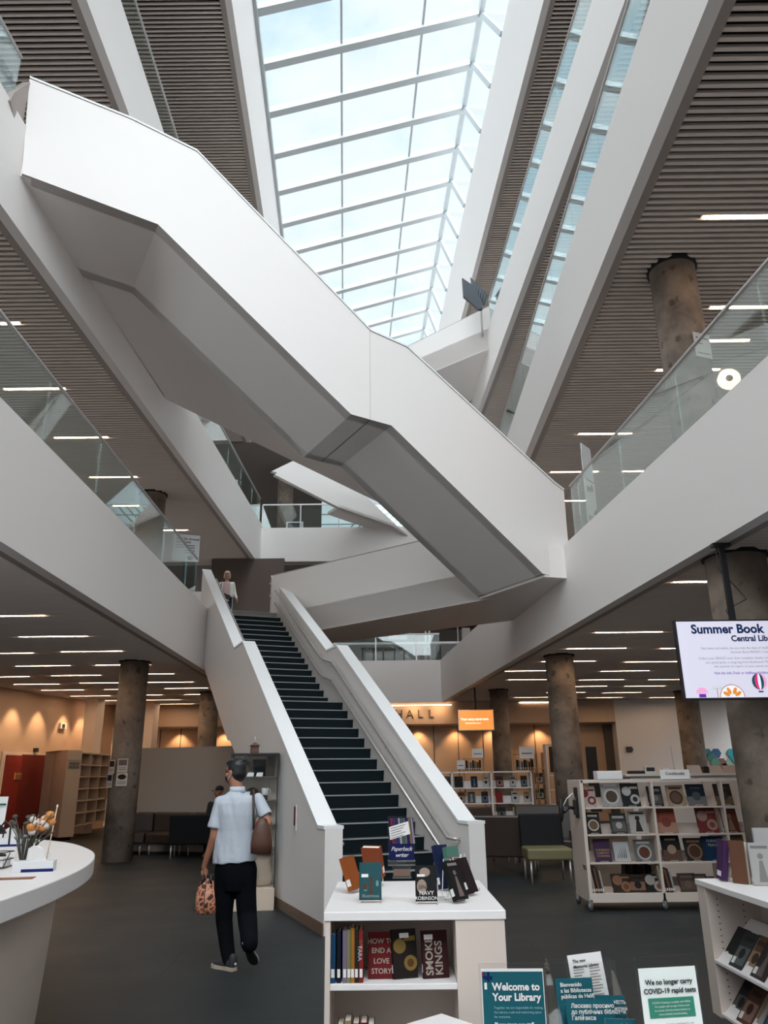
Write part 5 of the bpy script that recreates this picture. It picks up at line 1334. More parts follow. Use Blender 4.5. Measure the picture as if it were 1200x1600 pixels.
for i, bd in enumerate(('HOLDS', 'PICKUP')):
    text(bd, hw_ * .24, plane_m(dW * hw_ / 2 - nH * .016 + Vector((0, 0, -hw_ * .36 - i * hw_ * .24)), dW, (0, 0, 1)), INK, holds, align='CENTER', bold=.003)
e0 = atz(119, 1301, 0); e1 = atz(166, 1292, 0)
e0 = fl1 + nH * .05; dE = (atz(166, 1291, 0) - atz(119, 1301, 0)); dE.z = 0; dE.normalize(); nE = Vector((-dE.y, dE.x, 0))
LE = 2.9
zs_ = [.35 + i * (zt_ - .40) / 6 for i in range(7)]
for i, z in enumerate(zs_): obj('shelf', MB().prism([e0, e0 + dE * LE, e0 + dE * LE + nE * .35, e0 + nE * .35], z - .03, z), mat('beige_panel', (.50, .41, .34), .55), hp, world=True)
for s_ in (0, LE / 3, LE * 2 / 3, LE): obj('divider', MB().prism([e0 + dE * s_, e0 + dE * (s_ + .04), e0 + dE * (s_ + .04) + nE * .35, e0 + dE * s_ + nE * .35], .33, zt_ - .03), mat('beige_panel', (.50, .41, .34), .55), hp, world=True)
obj('back', MB().prism([e0 + nE * .34, e0 + dE * LE + nE * .34, e0 + dE * LE + nE * .36, e0 + nE * .36], .33, zt_ - .03), mat('beige_panel_shaded', (.34, .28, .24), .6), hp, world=True)  # same beige as the shelves, with recess shade mixed into the colour
for (s_, i, c, w_) in ((.35, 4, (.4, .38, .35), 'grey'), (1.25, 5, (.55, .5, .45), 'cream'), (1.15, 3, (.05, .06, .05), 'dark green')):
    q = e0 + dE * s_ + nE * .05
    book('%s held book on the pickup shelving' % w_, 'book', (q.x, q.y, zs_[i]), .16, .23, .05, c, 'figure', (.2, .15, .1), rz=math.atan2(dE.y, dE.x), group=None)
# partition
part = []
yp = 19.4
xl_, xr_ = aty(183, 1240, yp).x, aty(372, 1240, 18.4).x
for k in range(13):
    t_ = k / 12; x = xl_ + (xr_ - xl_) * t_; part.append(Vector((x, yp - .9 * t_ ** 1.6 - .0, 0)))
zp = aty(270, 1168, 19.2).z
pt = obj('curved_partition', MB().prism(part + [p + Vector((0, .12, 0)) for p in part[::-1]], 0, zp), mat('grey_felt', (.34, .30, .27), .85, bump=.05, bscale=120), loc=(-5, 19, 0), world=True); tag(pt, 'long grey curved partition behind the leather sofa on the left', 'partition')
# curved sofa
def lerp_path(t_): 
    i = min(int(t_ * 12), 11); return part[i].lerp(part[i + 1], t_ * 12 - i)
sf = thing('leather_sofa', 'long dark brown leather sofa against the grey partition', 'sofa', (-5.2, 18.7, 0))
ztb = aty(270, 1269, 18.9).z
for k in range(3):
    a, b = lerp_path(.04 + k * .31), lerp_path(.04 + (k + 1) * .31 - .008)
    f = Vector((0, -1, 0))
    obj('backrest', MB().prism([a + f * .12, b + f * .12, b + f * .34, a + f * .34], .42, ztb), LEATH, sf, world=True, bevel=.04)
    obj('seat', MB().prism([a + f * .32, b + f * .32, b + f * .95, a + f * .95], .22, .45), LEATH, sf, world=True, bevel=.04)
    for q in (a, b): obj('leg', MB().tube([q + f * .85 + (b - a).normalized() * (.1 if q is a else -.1), q + f * .85 + (b - a).normalized() * (.1 if q is a else -.1) + Vector((0, 0, .23))], .02, 8), STEEL, sf, world=True)
def drum(name, label, loc, r, h, m=PAPER):
    t = obj(name, MB().lathe([(r * .97, 0), (r, .02), (r, h - .015), (r * .97, h), (.001, h)], n=32), m, loc=loc); return tag(t, label, 'table')
q = atz(243, 1331, 0)
drum('drum_table', 'white drum side table in front of the leather sofa', (q.x, q.y + .2, 0), .21, .46, mat('cream_white', (.72, .64, .56), .5))
q = atz(268, 1327, 0)
def lounge(name, label, loc, rz, w=.72, d=.70, hs=.44, hb=.80, seatm=LEATHB, backm=LEATHB, arms=False, legm=None):
    t = thing(name, label, 'armchair', loc, rz)
    obj('seat', MB().box(-w / 2, w / 2, -d / 2, d / 2 - .05, hs - .17, hs), seatm, t, bevel=.03)
    obj('backrest', MB().ext([(-w / 2, d / 2 - .16, hs - .17), (-w / 2, d / 2 - .02, hs - .17), (-w / 2, d / 2 + .06, hb), (-w / 2, d / 2 - .04, hb)], (w, 0, 0)), backm, t, bevel=.03)
    for x in (-w / 2 + .05, w / 2 - .05):
        for y in (-d / 2 + .05, d / 2 - .08): obj('leg', MB().tube([(x, y, 0), (x, y, hs - .17)], .017, 8), legm or STEEL, t)
    if arms:
        for x0 in (-w / 2 - .04, w / 2 - .08): obj('armrest', MB().box(x0, x0 + .12, -d / 2, d / 2, hs - .17, hs + .18), backm, t, bevel=.03)
    return t
q = atz(292, 1339, 0)
lounge('armchair', 'black leather armchair seen from behind in front of the drum table', (q.x + .30, q.y - .1, 0), PI + .12, w=1.25, hb=.86)
# right hand seating
q = atz(864, 1382, 0)
lounge('armchair', 'armchair with a dark back and olive green seat beside the cookbook case', (q.x, q.y + .36, 0), 0, w=.70, hb=.97, hs=.50, seatm=GREENV, backm=LEATHB)
q = atz(790, 1352, 0)
lounge('armchair', 'wide brown leather armchair seen from behind left of the green seat', (1.93, 14.4, 0), PI - .25, w=1.3, hb=.93, seatm=LEATH, backm=LEATH)
lounge('armchair', 'brown leather armchair partly hidden by the stair newel', (1.72, 16.0, 0), .4, w=1.1, hb=.98, seatm=LEATH, backm=LEATH, arms=True)
lounge('armchair', 'brown leather armchair behind the green seat', (2.95, 15.7, 0), -.3, w=1.15, hb=1.02, seatm=LEATH, backm=LEATH, arms=True)
q = aty(805, 1345, 15.2)
# posters on the left column
for i, (u, v, w, h, lab) in enumerate(((175, 1198, 11, 20, 'narrow poster with dark picture, upper left on the stained column'), (192.5, 1196, 15, 20, 'pale pink poster, upper right on the stained column'), (171, 1220, 11, 20, 'poster with a blue picture, lower left on the stained column'), (191, 1218, 16, 19, 'poster with a dark oval, lower right on the stained column'), (164, 1241, 5, 16, 'thin orange strip poster below the others on the stained column'))):
    yc = colL.location.y; r = .325
    p = aty(u, v, yc - r * .9); dx = (p.x - colL.location.x) / r; ang = math.asin(max(-.95, min(.95, dx)))
    s_ = 16.3 / 1200
    t = thing('poster', lab, 'poster', (colL.location.x + (r + .012) * math.sin(ang), yc - (r + .012) * math.cos(ang), aty(u, v, yc - r).z), ang, 'posters on the stained column')
    W_, H_ = max(.13, w * s_ / max(.5, math.cos(ang))), h * s_
    obj('sheet', MB().box(-W_ / 2, W_ / 2, -.004, .004, -H_ / 2, H_ / 2), mat('poster_paper', (.58, .52, .47), .7) if i < 4 else cm_((.5, .3, .15)), t)
    if i < 4:
        obj('picture', MB().box(-W_ * .4, W_ * .4, -.007, -.004, 0, H_ * .42) if i != 3 else MB().ell((0, -.005, H_ * .2), W_ * .38, .003, H_ * .2), cm_([(.06, .05, .05), (.3, .22, .22), (.03, .05, .1), (.05, .03, .02)][i]), t)
        obj('print_lines', MB().box(-W_ * .38, W_ * .38, -.006, -.004, -H_ * .2, -H_ * .16).box(-W_ * .38, W_ * .38, -.006, -.004, -H_ * .32, -H_ * .28), cm_((.25, .2, .18)), t)

# ================================================================== GLASS DISPLAY CASE beside the stair
dcz = aty(420, 1178, 10.9).z
q0 = aty(388, 1178, 10.75).x; q1 = aty(444, 1178, 10.75).x
q1 = min(q1, -1.47); dcw = .62; xc = q1 - dcw / 2
dc = thing('display_case', 'tall glass display case with mugs and bags against the stair wall', 'display case', (xc, 10.95, 0), .12)
obj('base', MB().box(-dcw / 2, dcw / 2, -.21, .21, .0, .26), mat('pale_birch', (.62, .50, .40), .5), dc, bevel=.004)
for x in (-dcw / 2, dcw / 2 - .014):
    for y in (-.21, .196): obj('corner_post', MB().box(x, x + .014, y, y + .014, .26, dcz), DARKM, dc)
for x0, x1, y0, y1 in ((-dcw / 2, dcw / 2, -.208, -.203), (-dcw / 2, -dcw / 2 + .005, -.2, .2), (dcw / 2 - .005, dcw / 2, -.2, .2)):
    obj('glass_pane', MB().box(x0, x1, y0, y1, .27, dcz - .01), ACRYL, dc)
obj('top', MB().box(-dcw / 2 - .01, dcw / 2 + .01, -.22, .22, dcz - .012, dcz + .008), DARKM, dc)
obj('back', MB().box(-dcw / 2, dcw / 2, .20, .21, .26, dcz - .01), mat('mirror_back', (.74, .64, .56), .5), dc)
sz = [aty(420, v, 10.9).z for v in (1213, 1250, 1287, 1326)]
for z in sz: obj('glass_shelf', MB().box(-dcw / 2 + .01, dcw / 2 - .01, -.19, .19, z - .008, z), mat('shelf_edge', (.16, .17, .16), .3), dc)
dl_ = Matrix.Translation((xc, 10.95, 0)) @ Matrix.Rotation(.12, 4, 'Z')
def inC(x, y, z): return tuple(dl_ @ Vector((x, y, z)))
def simple(name, mb, m, loc, lab, cat, rz=.12, **k):
    o = obj(name, mb, m, loc=loc, rot=(0, 0, rz), **k); tag(o, lab, cat); return o
simple('photo_block', MB().box(-.09, .09, -.01, .01, 0, .22), cm_((.03, .035, .035)), inC(.05, .08, sz[0]), 'dark photo book on the top shelf of the display case', 'book')
simple('photo_block', MB().box(-.06, .06, -.01, .01, 0, .20), cm_((.36, .26, .20)), inC(-.14, .1, sz[0]), 'brown patterned book on the top shelf of the display case', 'book')
simple('wood_block', MB().box(-.05, .05, -.03, .03, 0, .26), cm_((.14, .09, .07)), inC(.21, .05, sz[0]), 'dark brown block at the right of the case top shelf', 'block')
for i, (x, z, lab) in enumerate(((-.06, 0, 'left white price card on the top shelf of the case'), (.06, 0, 'right white price card on the top shelf of the case'), (.04, 1, 'white price card beside the mug in the case'), (-.1, 1, 'tall white card on the second shelf of the case'))):
    simple('price_card', MB().ext([(-.045, 0, 0), (.045, 0, 0), (.05, .03, .05 + .06 * (i == 3)), (-.03, .03, .05 + .06 * (i == 3))], (0, .004, 0)), PAPER, inC(x, -.14, sz[z]), lab, 'card')
mg = thing('mug', 'white mug on a little stand in the glass display case', 'mug', inC(.14, -.05, sz[1] + .06), .12)
obj('cup', MB().lathe([(.036, 0), (.042, .01), (.043, .09), (.039, .09), (.037, .015), (.001, .012)], n=24), PAPER, mg); obj('handle', MB().tube([(.04, 0, .075), (.068, 0, .07), (.07, 0, .03), (.04, 0, .02)], .007, 8), PAPER, mg)
obj('stand', MB().box(-.04, .04, -.04, .04, -.06, 0), DARKM, mg)
simple('scarf', MB().ell((0, 0, .08), .09, .05, .08), cm_((.10, .09, .09)), inC(-.03, .08, sz[1]), 'patterned dark scarf folded on the second shelf of the case', 'scarf')
simple('glass_tumbler', MB().lathe([(.05, 0), (.055, .22), (.04, .25)], n=20), ACRYL, inC(.12, 0, sz[2]), 'tall clear tumbler on the third shelf of the case', 'tumbler')
simple('cap', MB().ell((0, 0, .04), .10, .09, .045), BLACK, inC(.15, 0, sz[3]), 'black cap on the fourth shelf of the case', 'cap')
def tote(lab, x, y, z, w, h, c, rz):
    t = thing('tote_bag', lab, 'bag', inC(x, y, z), rz)
    rg = []
    for zz_, ww, dd_ in ((0, .7, 1), (.03, .95, 1.2), (.3 * h, 1, 1.1), (.7 * h, .86, .8), (h, 1.05, .35)):
        rg.append([Vector((w / 2 * ww * (1 if c_ < 4 or c_ > 11 else -1) * abs(math.cos(c_ * PI / 8)) ** .6 * (1 if math.cos(c_ * PI / 8) > 0 else 1), .05 * dd_ * math.sin(c_ * PI / 8), zz_)) if False else Vector((w / 2 * ww * math.copysign(abs(math.cos(c_ * PI / 8)) ** .5, math.cos(c_ * PI / 8)) + .02 * math.sin(zz_ * 15), .05 * dd_ * math.sin(c_ * PI / 8), zz_)) for c_ in range(16)])
    obj('body', MB().loft(rg, 0, True), c, t)
    obj('handle', MB().tube([(-w * .2, 0, h - .01), (-w * .15, 0, h + .1), (w * .15, 0, h + .12), (w * .2, 0, h - .01)], .006, 6), c, t)
    return t
LIN = mat('linen', (.42, .33, .26), .9, bump=.08, bscale=80)
tote('crumpled beige tote bag at the bottom of the display case', .16, -.03, .26, .22, .38, LIN, .3)
tote('paler beige tote bag at the bottom left of the case', -.08, .02, .26, .20, .30, mat('linen_pale', (.50, .42, .36), .9), 0)
simple('booklet', MB().box(-.05, .05, -.01, .01, 0, .22), PAPER, inC(-.13, -.15, .26), 'upright white booklet at the bottom of the case', 'booklet')
lt = thing('small_lantern', 'small brown wooden lantern on top of the display case', 'lantern', inC(-.02, 0, dcz + .008), .3)
obj('body', MB().box(-.05, .05, -.05, .05, 0, .10), mat('dark_wood', (.10, .05, .03), .6), lt); obj('window_band', MB().box(-.052, .052, -.052, .052, .03, .05), cm_((.35, .2, .15)), lt)
obj('roof', MB().add([(-.07, -.07, .10), (.07, -.07, .10), (.07, .07, .10), (-.07, .07, .10), (0, 0, .15)], [(3, 2, 1, 0), (0, 1, 4), (1, 2, 4), (2, 3, 4), (3, 0, 4)]), mat('dark_wood', (.10, .05, .03), .6), lt); obj('finial', MB().tube([(0, 0, .14), (0, 0, .22)], .004, 6), PAPER, lt)

# ================================================================== UPPER LEVEL ITEMS
q = aty(291, 856, 19.4)
bs = thing('notice_board', 'white notice board with printed text tilted beside the stair head', 'sign', (q.x, 19.4, q.z), .35)
obj('board', MB().box(-.34, .34, 0, .03, -.36, .36), mat('blue_white_board', (.62, .66, .70), .5), bs)
for i, b in enumerate(("Let's Go Around", 'the World')): text(b, .085, FRONT(-.26, -.004, .22 - i * .09), INK, bs, bold=.002)
for k, z in enumerate((.06, 0, -.08, -.14)): obj('text_line', MB().box(-.26 + .2 * (k > 1), .22, -.003, 0, z, z + .02), cm_((.15, .17, .2)), bs)
obj('round_logo', MB().tube([(.12, -.004, -.26), (.12, 0, -.26)], .07, 16), cm_((.05, .06, .1)), bs)
obj('stand', MB().box(-.03, .03, .03, .06, -q.z + 5.46, -.3), BLACK, bs)
def zat(u, v, Y): return aty(u, v, Y).z
Ysn = 12.75
q = aty(921, 820, Ysn); tp_ = zat(917, 697, Ysn)
st_ = thing('sign_stand', 'tall white sign stand behind the glass on the right level-two edge', 'sign', (aty(917, 800, Ysn).x + .1, Ysn, 5.46), .9)
hh_ = tp_ - 5.46
obj('upper_panel', MB().box(-.19, .19, 0, .02, hh_ * .62, hh_), mat('pale_sign', (.62, .68, .72), .5), st_); obj('lower_panel', MB().box(-.19, .19, -.005, .015, hh_ * .22, hh_ * .60), PAPER, st_)
for x in (-.21, .19): obj('upright', MB().box(x, x + .02, 0, .02, 0, hh_ * .9), STEEL, st_)
obj('green_print', MB().box(-.14, .0, -.008, -.005, hh_ * .48, hh_ * .53), cm_((.03, .2, .15)), st_); obj('black_triangle', MB().add([(.02, -.008, hh_ * .25), (.18, -.008, hh_ * .25), (.18, -.008, hh_ * .33)], [(0, 1, 2)]), INK, st_)
obj('red_print', MB().box(.03, .1, -.008, -.005, hh_ * .5, hh_ * .57), cm_((.35, .08, .08)), st_); obj('foot', MB().box(-.22, .22, -.15, .15, 0, .02), STEEL, st_)
rcol = .35; q = aty(1098, 539, cup.location.y - rcol)
ang = math.asin(max(-.9, min(.9, (q.x - cup.location.x) / rcol)))
nt = thing('paper_notice', 'white paper notice taped to the upper right column', 'notice', (cup.location.x + (rcol + .01) * math.sin(ang), cup.location.y - (rcol + .01) * math.cos(ang), q.z), ang)
obj('sheet', MB().box(-.15, .15, -.004, .004, -.2, .2), PAPER, nt); obj('header', MB().box(-.11, .11, -.007, -.004, .11, .125).box(-.11, .11, -.007, -.004, -.14, -.13).box(-.11, .0, -.007, -.004, .02, .03), INK, nt)
q = aty(1139, 592, 9.0)
ro = thing('round_lamp', 'round glowing lamp behind the glass at the right picture edge', 'lamp', (q.x, 9.0, q.z), -.2)
obj('disc', MB().tube([(0, -.02, 0), (0, .04, 0)], .14, 28), mat('warm_disc', (1, .72, .50), .5, emit=1.3), ro); obj('centre', MB().tube([(0, -.03, 0), (0, -.02, 0)], .045, 20), mat('brown_centre', (.25, .12, .06), .5), ro)
obj('stem', MB().tube([(0, .04, 0), (0, .04, 5.46 - q.z)], .012, 8), STEEL, ro)
# louvred floodlights at the corner of the level-four bridge
def loc(u, v): return atv(u, v, (3.2, 21.6), (3.9, 21.3))
fl_ = thing('louvred_floodlight', 'pair of black louvred floodlight panels on the level-four bridge corner', 'floodlight', loc(755, 478))
A_ = [loc(u, v) for u, v in ((722, 434), (741, 447), (751, 467), (754, 482), (748, 483), (724, 462))]
obj('front_panel', MB().ext(A_, (.0, .12, 0)), mat('navy_black', (.012, .018, .03), .35), fl_, world=True)
B_ = [loc(u, v) for u, v in ((736, 428), (764, 455), (757, 474), (752, 463), (741, 452))]
obj('rear_panel', MB().ext([p + Vector((0, .18, 0)) for p in B_], (0, .10, 0)), mat('navy_black', (.012, .018, .03), .35), fl_, world=True)
lv_ = MB()
for k in range(6):
    a_, b_ = loc(740 + k * 4.2, 434 + k * 4), loc(742 + k * 3.0, 450 + k * 4)
    lv_.tube([a_ + Vector((0, .17, 0)), b_ + Vector((0, .17, 0))], .012, 5)
obj('louvre', lv_, mat('dark_grey_metal', (.09, .10, .12), .4), fl_, world=True)
obj('bracket', MB().tube([loc(752, 480) + Vector((0, .1, 0)), loc(762, 492) + Vector((0, 1.4, -.3))], .03, 8), STEEL, fl_, world=True)

# far level two: shelving, counters, dark ceiling and sticks of furniture glimpsed past the bridge
def farbox(name, u0, u1, v0, v1, Y, m, lab, cat, d=.4, zb=None):
    a, b = aty(u0, v0, Y), aty(u1, v1, Y)
    return tag(obj(name, MB().box(0, b.x - a.x, 0, d, (b.z if zb is None else zb) - a.z, 0), m, loc=(a.x, Y, a.z)), lab, cat)
F2 = 5.42
obj_d = struct('ceiling', MB().box(-3.5, 5.5, 28.6, 36, 8.05, 8.2), mat('black_ceiling', (.02, .02, .02), .6))
farbox('low_shelf', 571, 640, 1020, 1040, 30.5, PAPER, 'white low shelving beyond the far level-two glass', 'shelf', zb=F2)
farbox('tan_screen_wall', 655, 672, 1012, 1034, 31.5, mat('tan_board', (.42, .30, .24), .7), 'brown board beyond the far level-two glass', 'board', zb=F2)
farbox('white_desk', 640, 668, 1031, 1040, 29.8, LAMT, 'white desk end beyond the far level-two glass', 'desk', zb=F2)
farbox('glass_booth', 698, 716, 1018, 1040, 29.2, mat('pale_blue_glass', (.45, .55, .58), .3), 'pale blue booth beyond the far glass at right', 'booth', zb=F2)
farbox('dark_post', 682, 690, 1008, 1040, 29.0, BLACK, 'black post beyond the far level-two glass', 'post', zb=F2)
hp_ = farbox('suspended_board', 607, 636, 992, 999, 30.0, PAPER, 'white board hung from the black ceiling of level two', 'board', d=.05)
obj('hanger', MB().box(.3, .32, .01, .03, 0, 8.06 - hp_.location.z), DARKM, hp_)
farbox('beige_cabinet', 722, 735, 981, 998, 30.0, LAM, 'beige cabinet beyond the bridge at right', 'cabinet', zb=F2)
for u, lab in ((665, 'first'), (671, 'second')):
    a = aty(u, 990, 28.6); tag(obj('thin_pole', MB().tube([(0, 0, F2 - a.z), (0, 0, .9)], .035, 8), CAP, loc=(a.x, 28.6, a.z)), lab + ' thin white pole rising beyond the far glass', 'pole')
a, b = aty(520, 1006, 28.2), aty(725, 1006, 28.2)
tag(obj('suspended_rail', MB().box(a.x, b.x, 0, .05, -.04, .04).box(a.x + .2, a.x + .22, .01, .03, 0, 8.3 - a.z).box(b.x - .22, b.x - .2, .01, .03, 0, 8.3 - a.z), CAP, loc=(0, 28.2, a.z)), 'long white suspended rail across the far level-two opening', 'rail')
for k in range(6):
    u = 578 + k * 17; farbox('window_mullion', u, u + 1.4, 1012, 1022, 31.3, CAP, '%s pale upright behind the far low shelving' % ORD[k], 'upright', d=.05, zb=F2)
for k, (u, Y) in enumerate(((583, 29.3), (600, 29.4), (615, 29.3))):
    a = aty(u, 1036, Y); t = thing('table', '%s small dark table beyond the far glass' % ORD[k], 'table', (a.x, Y, F2))
    obj('tabletop', MB().box(-.45, .45, -.3, .3, .70, .73), DARKM, t)
    for x in (-.4, .4): obj('leg', MB().box(x - .02, x + .02, -.02, .02, 0, .70), DARKM, t)
# far third level: column, curtain wall with slanted bars, seated figure's monitor
z3 = 10.45
colF = tag(obj('concrete_column', MB().lathe([(.33, 0), (.33, 14.1 - z3)], n=24), CONC, loc=(aty(445, 810, 30.5).x, 30.5, z3)), 'small far column on the third level at left', 'column')
cw = thing('window_2', None, None, (1.5, 31.5, z3)); cw['kind'] = 'structure'
a, b = aty(502, 838, 31.5), aty(660, 800, 31.5)
obj('glass_pane', MB().box(a.x, 5.2, 31.48, 31.5, z3, 14), mat('far_glass_daylight_glow', (.55, .66, .70), .3, emit=.45), cw, world=True)  # emission in the pane stands in for daylight behind it
bm2 = MB()
for k in range(9):
    x = a.x + 1.1 + k * .34; bm2.add([(x - 1.0, 31.4, z3), (x - .93, 31.4, z3), (x + 1.1, 31.4, z3 + 2.2), (x + 1.03, 31.4, z3 + 2.2)], [(0, 1, 2, 3)])
for k in range(5): bm2.box(a.x, 5.2, 31.36, 31.4, z3 + .45 * k, z3 + .45 * k + .03)
obj('slanted_bars', bm2, mat('slate_bar', (.16, .22, .25), .5), cw, world=True)
q = aty(460, 832, 30)
mt = thing('monitor', 'white framed monitor on the far third level beside the column', 'monitor', (q.x, 30, z3))
obj('frame', MB().box(-.35, .35, 0, .06, .45, 1.05), CAP, mt); obj('screen', MB().box(-.28, .28, -.01, 0, .5, 1.0), INK, mt); obj('foot', MB().box(-.1, .1, 0, .1, 0, .45), CAP, mt)
# upper left level: tables behind the glass
for k, (u, Y) in enumerate(((213, 17.0), (232, 18.4), (258, 22.6))):
    a = aty(u, 825, Y); t = thing('work_table', '%s white-framed table behind the left level-two glass' % ORD[k], 'table', (a.x, Y, 5.45))
    obj('tabletop', MB().box(-.45, .45, -.3, .3, 1.0, 1.03), LAM, t)
    for x in (-.43, .43):
        for y in (-.28, .28): obj('leg', MB().box(x - .02, x + .02, y - .02, y + .02, 0, 1.0), CAP, t)
lowp = obj('parapet_wall', MB().box(-6.5, -4.35, 21.4, 21.55, 5.45, 6.6), WHITE); tag(lowp, 'low white wall behind the left level-two glass near the stair head', 'wall')

# ================================================================== PEOPLE
def solid(name, mb, m, voxel, parent, smooth=2, world=True, label=None, noise_=0.0):
    me = mb.mesh(name + '_raw', m)
    o = bpy.data.objects.new(name + '_raw', me); COL.objects.link(o)
    r = o.modifiers.new('r', 'REMESH'); r.mode = 'VOXEL'; r.voxel_size = voxel; r.use_smooth_shade = True
    if smooth:
        s = o.modifiers.new('s', 'SMOOTH'); s.iterations = smooth; s.factor = .5
    dg = bpy.context.evaluated_depsgraph_get(); dg.update()
    res = bpy.data.meshes.new_from_object(o.evaluated_get(dg)); res.name = name
    bpy.data.objects.remove(o)
    if noise_:
        for v in res.vertices:
            c = v.co; f = noise.noise(Vector((c.x * 9, c.y * 9, c.z * 5 + c.x * 14))) * noise_
            v.co = c + v.normal * f
    res.materials.clear(); res.materials.append(m)
    for p in res.polygons: p.use_smooth = True
    return obj(name, res, m, parent, world=world, label=label)
SKIN = mat('warm_skin', (.36, .16, .095), .5); SKINF = mat('fair_skin', (.42, .24, .17), .5)
HAIRD = mat('black_hair', (.010, .010, .012), .45); HAIRB = mat('blond_hair', (.50, .38, .26), .5)
SHIRT = mat('white_shirt', (.46, .50, .56), .85, bump=.5, bscale=9)
PANTS = mat('black_trousers', (.003, .004, .006), .9, spec=.1)
def basis(fwd, up=Vector((0, 0, 1))):
    f = fwd.normalized(); r = f.cross(up).normalized(); u = r.cross(f)
    return Matrix(((r.x, f.x, u.x), (r.y, f.y, u.y), (r.z, f.z, u.z)))
def head_parts(mb, C, fwd, s=1.0):
    B = basis(fwd); P = lambda x, y, z: C + B @ Vector((x, y, z)) * s
    mb.ell(P(0, -.012, .03), .074 * s, .094 * s, .088 * s, M=B.to_4x4())
    mb.ell(P(0, .02, -.03), .060 * s, .072 * s, .085 * s, M=B.to_4x4())
    mb.ell(P(0, .058, -.085), .032 * s, .026 * s, .024 * s)
    mb.caps(P(0, .088, .012), .009 * s, P(0, .108, -.022), .014 * s)
    mb.ell(P(0, .082, .040), .052 * s, .014 * s, .012 * s, M=B.to_4x4())
    mb.ell(P(0, .086, -.056), .024 * s, .012 * s, .010 * s, M=B.to_4x4())
    for sg in (-1, 1):
        mb.ell(P(sg * .074, -.006, -.008), .010 * s, .020 * s, .033 * s, M=B.to_4x4())
        mb.ell(P(sg * .040, .064, -.02), .022 * s, .02 * s, .02 * s)
    return P, B
def eyes(P, s, parent, m=INK):
    e = MB()
    for sg in (-1, 1): e.ell(P(sg * .030, .086, .016), .012 * s, .010 * s, .007 * s, n=8)
    obj('eyes', e, m, parent, world=True)
def hand(mb, W, d, palm_n, curl=.6, s=1.0, side=1):
    """W wrist, d direction of the hand, palm_n direction the palm faces; fingers curl towards palm_n"""
    d = d.normalized(); n = (palm_n - d * palm_n.dot(d)).normalized(); a = d.cross(n) * side
    for k, (off, ln) in enumerate(((-.030, .066), (-.010, .075), (.011, .070), (.031, .056))):
        K = W + d * .085 * s + a * off * s
        mb.caps(W + a * off * .55 * s, .013 * s, K, .0115 * s, n=8)
        p, dd_ = K, d.copy()
        for j, (fr, r) in enumerate(((.45, .0095), (.32, .0085), (.23, .0075))):
            dd_ = (dd_ * math.cos(curl) + n * math.sin(curl)).normalized(); n2_ = (n * math.cos(curl) - dd_ * 0).normalized()
            q = p + dd_ * ln * fr * s; mb.caps(p, r * s, q, (r - .0008) * s, n=8); p = q
    mb.ell(W + d * .045 * s, .036 * s, .018 * s, .042 * s)
    T = W + d * .02 * s - a * .030 * s
    q = T + (d * .6 - a * .6 + n * .4).normalized() * .042 * s; mb.caps(T, .013 * s, q, .011 * s, n=8)
    q2 = q + (d * .8 + n * .5).normalized() * .032 * s; mb.caps(q, .0105 * s, q2, .009 * s, n=8)
def ring(C, rx, ry, n=20, tilt=0.0, rz=0.0):
    return [C + Matrix.Rotation(rz, 3, 'Z') @ Vector((rx * math.cos(2 * PI * k / n), ry * math.sin(2 * PI * k / n), tilt * math.cos(2 * PI * k / n))) for k in range(n)]
def shoe(parent, heel, toe_dir, up, col, sole, s=1.0, name='shoe'):
    """heel: bottom of heel"""
    f = toe_dir.normalized(); u = (up - f * up.dot(f)).normalized(); r = f.cross(u)
    P = lambda x, y, z: heel + r * x * s + f * y * s + u * z * s
    out = [(.030, -.005), (.036, .04), (.033, .10), (.040, .17), (.044, .21), (.036, .26), (.015, .285)]
    lo = [P(x, y, 0) for x, y in out] + [P(-x, y, 0) for x, y in out[::-1]]
    hi = [p + u * .028 * s for p in lo]
    t = MB().loft([lo, hi], 0, False)
    so = obj('sole', t, sole, parent, world=True)
    mb = MB()
    mb.ell(P(0, .035, .055), .036 * s, .045 * s, .045 * s, M=Matrix(((r.x, f.x, u.x), (r.y, f.y, u.y), (r.z, f.z, u.z))).to_4x4())
    mb.caps(P(0, .03, .06), .036 * s, P(0, .14, .052), .034 * s); mb.caps(P(0, .12, .045), .036 * s, P(0, .235, .036), .030 * s)
    mb.caps(P(0, .02, .06), .034 * s, P(0, .02, .10), .036 * s)
    solid(name, mb, col, .008, parent)
    return P

# ---------------------------------------------------------------- man walking away
YMN = 7.67
def J(u, v, dy=0.0): return aty(u, v, YMN + dy)
B0 = atz(362, 1518, 0)
man = thing('person', 'person in a pale short-sleeved shirt and black trousers walking away, head turned left', 'person', (B0.x, B0.y, 0))
Hc = J(368, 1207, .02); fwd = Vector((-.84, .52, -.06))
body = MB(); Ph, Bh = head_parts(body, Hc, fwd, 1.0)
neck = J(371, 1236, .0)
body.caps(Hc + Vector((.0, -.02, -.05)), .054, neck, .060)
chest = J(370, 1262); hip = J(367, 1345)
body.loft([ring(J(371, 1240), .07, .06), ring(J(371, 1248), .16, .09), ring(J(370, 1268), .165, .10), ring(J(368, 1305), .145, .095), ring(J(367, 1345), .155, .10), ring(J(367, 1365), .14, .10)])
shL, shR = J(343, 1254), J(402, 1250)
elL, wrL = J(334, 1308, -.02), J(319, 1355, .05)
body.caps(shL, .050, elL, .040); body.caps(elL, .040, wrL, .026)
elR = J(418, 1286, -.06); wrR = J(407, 1290, .19)
body.caps(shR, .050, elR, .041); body.caps(elR, .040, wrR, .027)
hand(body, wrL, (J(320, 1372, .06) - wrL), Vector((.7, .4, 0)), curl=.75)
hand(body, wrR, Vector((-.5, .8, .1)), Vector((-.3, -.2, .9)), curl=.5)
hL, hR = J(352, 1358), J(385, 1358)
